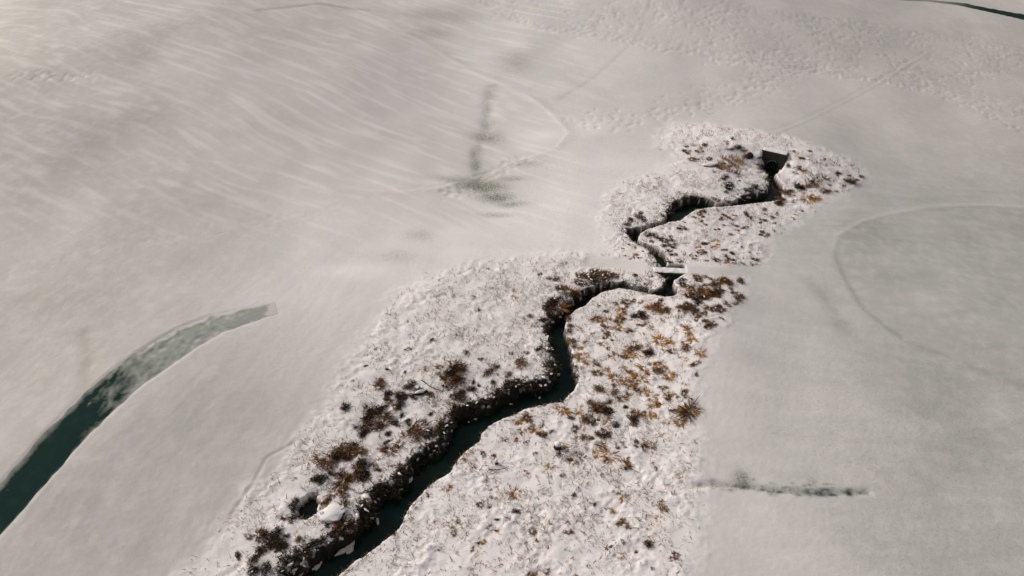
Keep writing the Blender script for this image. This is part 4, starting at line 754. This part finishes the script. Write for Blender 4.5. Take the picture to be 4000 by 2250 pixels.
def rough_pts(n, thr, sc_):
    c = in_poly_pts(ROUGH, n)+rng.normal(0, .3, (n, 2))*np.where(rng.uniform(0, 1, (n, 1)) < .12, 4, 1); ed = grid_sample(sg_rough, c[:, 0], c[:, 1]); c = c[ss(-1.6, 3.2, ed+1.3*noise(c[:, 0]/3, c[:, 1]/3)) > rng.uniform(0, 1, n)]; n = len(c); d_ = noise(c[:, 0]/sc_, c[:, 1]/sc_)+.5*noise(c[:, 0]/(sc_*.3)+5, c[:, 1]/(sc_*.3)); wet_ = grid_sample(prof, c[:, 0], c[:, 1]); tk = grid_sample(trk, c[:, 0], c[:, 1])
    c = c[(d_ > thr+rng.normal(0, .25, n)) & (wet_ < .12) & (tk < .4)]; return c
scatter_blades('dry_stubble', rough_pts(44000, .1, 2.6), M['pale'], .10, .34, .014, .034, (.1, 1.2), 'fine pale dry stubble poking through the snow of the rough', 'stubble')
scatter_blades('brown_stubble', rough_pts(46000, .28, 1.5), M['brown'], .10, .40, .018, .045, (.0, 1.0), 'fine brown grass blades scattered over the rough snow', 'grass')
scatter_blades('golden_stubble', rough_pts(46000, .66, 1.1), M['gold'], .12, .40, .02, .05, (.0, .9), 'loose golden grass blades in patches over the rough', 'grass')
bl = resample(LFT, 7000)+rng.normal(0, .34, (7000, 2)); bl = bl[noise(bl[:, 0]/1.3, bl[:, 1]/1.3) > -.25]
scatter_blades('bank_grass', bl, M['dark'], .2, .55, .02, .05, (-.4, .8), 'dark grass hanging along the left creek bank', 'grass')
brp = resample(RGT, 5000)+rng.normal(0, .16, (5000, 2)); brp = brp[noise(brp[:, 0]/1.1, brp[:, 1]/1.1) > -.1]
scatter_blades('bank_edge_grass', brp, M['brown'], .1, .3, .015, .03, (-.3, .7), 'short brown grass along the right creek edge', 'grass')
brd = resample(RGT, 3600)+rng.normal(0, .14, (3600, 2)); brd = brd[noise(brd[:, 0]/.9+8, brd[:, 1]/.9) > .05]
scatter_blades('overhanging_grass', brd, M['dark'], .15, .4, .02, .05, (-.6, .5), 'dark blades overhanging the right creek edge', 'grass')
lf = np.stack([rng.uniform(-30, 34, 240), rng.uniform(20, 75, 240)], -1); lf = lf[grid_sample(prof, lf[:, 0], lf[:, 1]) < .05]
scatter_blades('leaf_litter', lf, M['dark'], .06, .14, .04, .09, (.0, .3), 'stray dead leaves dotted over the snow field', 'leaves')
# snow clods clinging to the dark bank
v_, f_ = [], []
ico = lump_mesh('clod', M['snow'], .6, 1.7, 1); iv = np.array([q_.co[:] for q_ in ico.vertices]); ifc = np.array([list(p.vertices) for p in ico.polygons])
cl = resample(LFT, 900)[rng.integers(0, 900, 260)]; 
allV, allF, cnt = [], [], 0
for (x, y) in cl+rng.normal(0, .3, (260, 2)):
    if grid_sample(soil, x, y)[0] < .3 or grid_sample(Z, x, y)[0] < float(H0(x, y))-WL: continue
    s_ = .04+.14*rng.uniform()**2; az_ = rng.uniform(0, 6); RM = np.array([[math.cos(az_), -math.sin(az_), 0], [math.sin(az_), math.cos(az_), 0], [0, 0, 1]]); allV.append((iv*s_*np.array([rng.uniform(1, 2.4), rng.uniform(.6, 1.1), rng.uniform(.4, .8)]))@RM.T+np.array([x, y, gz(x, y)+s_*.25])); allF.append(ifc+cnt); cnt += len(iv)
tag(link('snow_clods', big_mesh('snow_clods', np.vstack(allV), np.vstack(allF), M['snow'])), 'small snow clods caught on the dark left bank', 'snow', None, 'stuff')
litter = np.clip(1.6*litter*ss(-.35, .45, noise(X/.28, Y/.28)+.6*noise(X/.6, Y/.6)+1.1*(litter-.5)), 0, 1)
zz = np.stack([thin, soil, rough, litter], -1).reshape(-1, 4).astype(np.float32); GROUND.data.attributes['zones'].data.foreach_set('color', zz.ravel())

# labels inside a group: say which one by its place where the clumps stand apart on open snow
ORD = 'first second third fourth fifth sixth seventh eighth ninth tenth eleventh twelfth thirteenth fourteenth fifteenth sixteenth seventeenth eighteenth nineteenth twentieth'.split()
ORD += ['twenty-'+w_ for w_ in ORD[:9]]+['thirtieth']+['thirty-'+w_ for w_ in ORD[:9]]
groups = {}
for o in COL.objects:
    if o.get('group') and o.parent is None: groups.setdefault(o['group'], []).append(o)
MASS = ('bank', 'small ', 'tiny ', 'hollow', 'below the culvert', 'upper pool', 'creek edge', 'beside the ice')
for gname, L_ in groups.items():
    if any(w_ in gname for w_ in MASS): continue
    def sx_(o): return o.location.x/(o.location.y*cp+(CAM_H-o.location.z)*sp)
    for i, o in enumerate(sorted(L_, key=sx_)):
        o['label'] = ORD[i]+' from left: '+o['label']
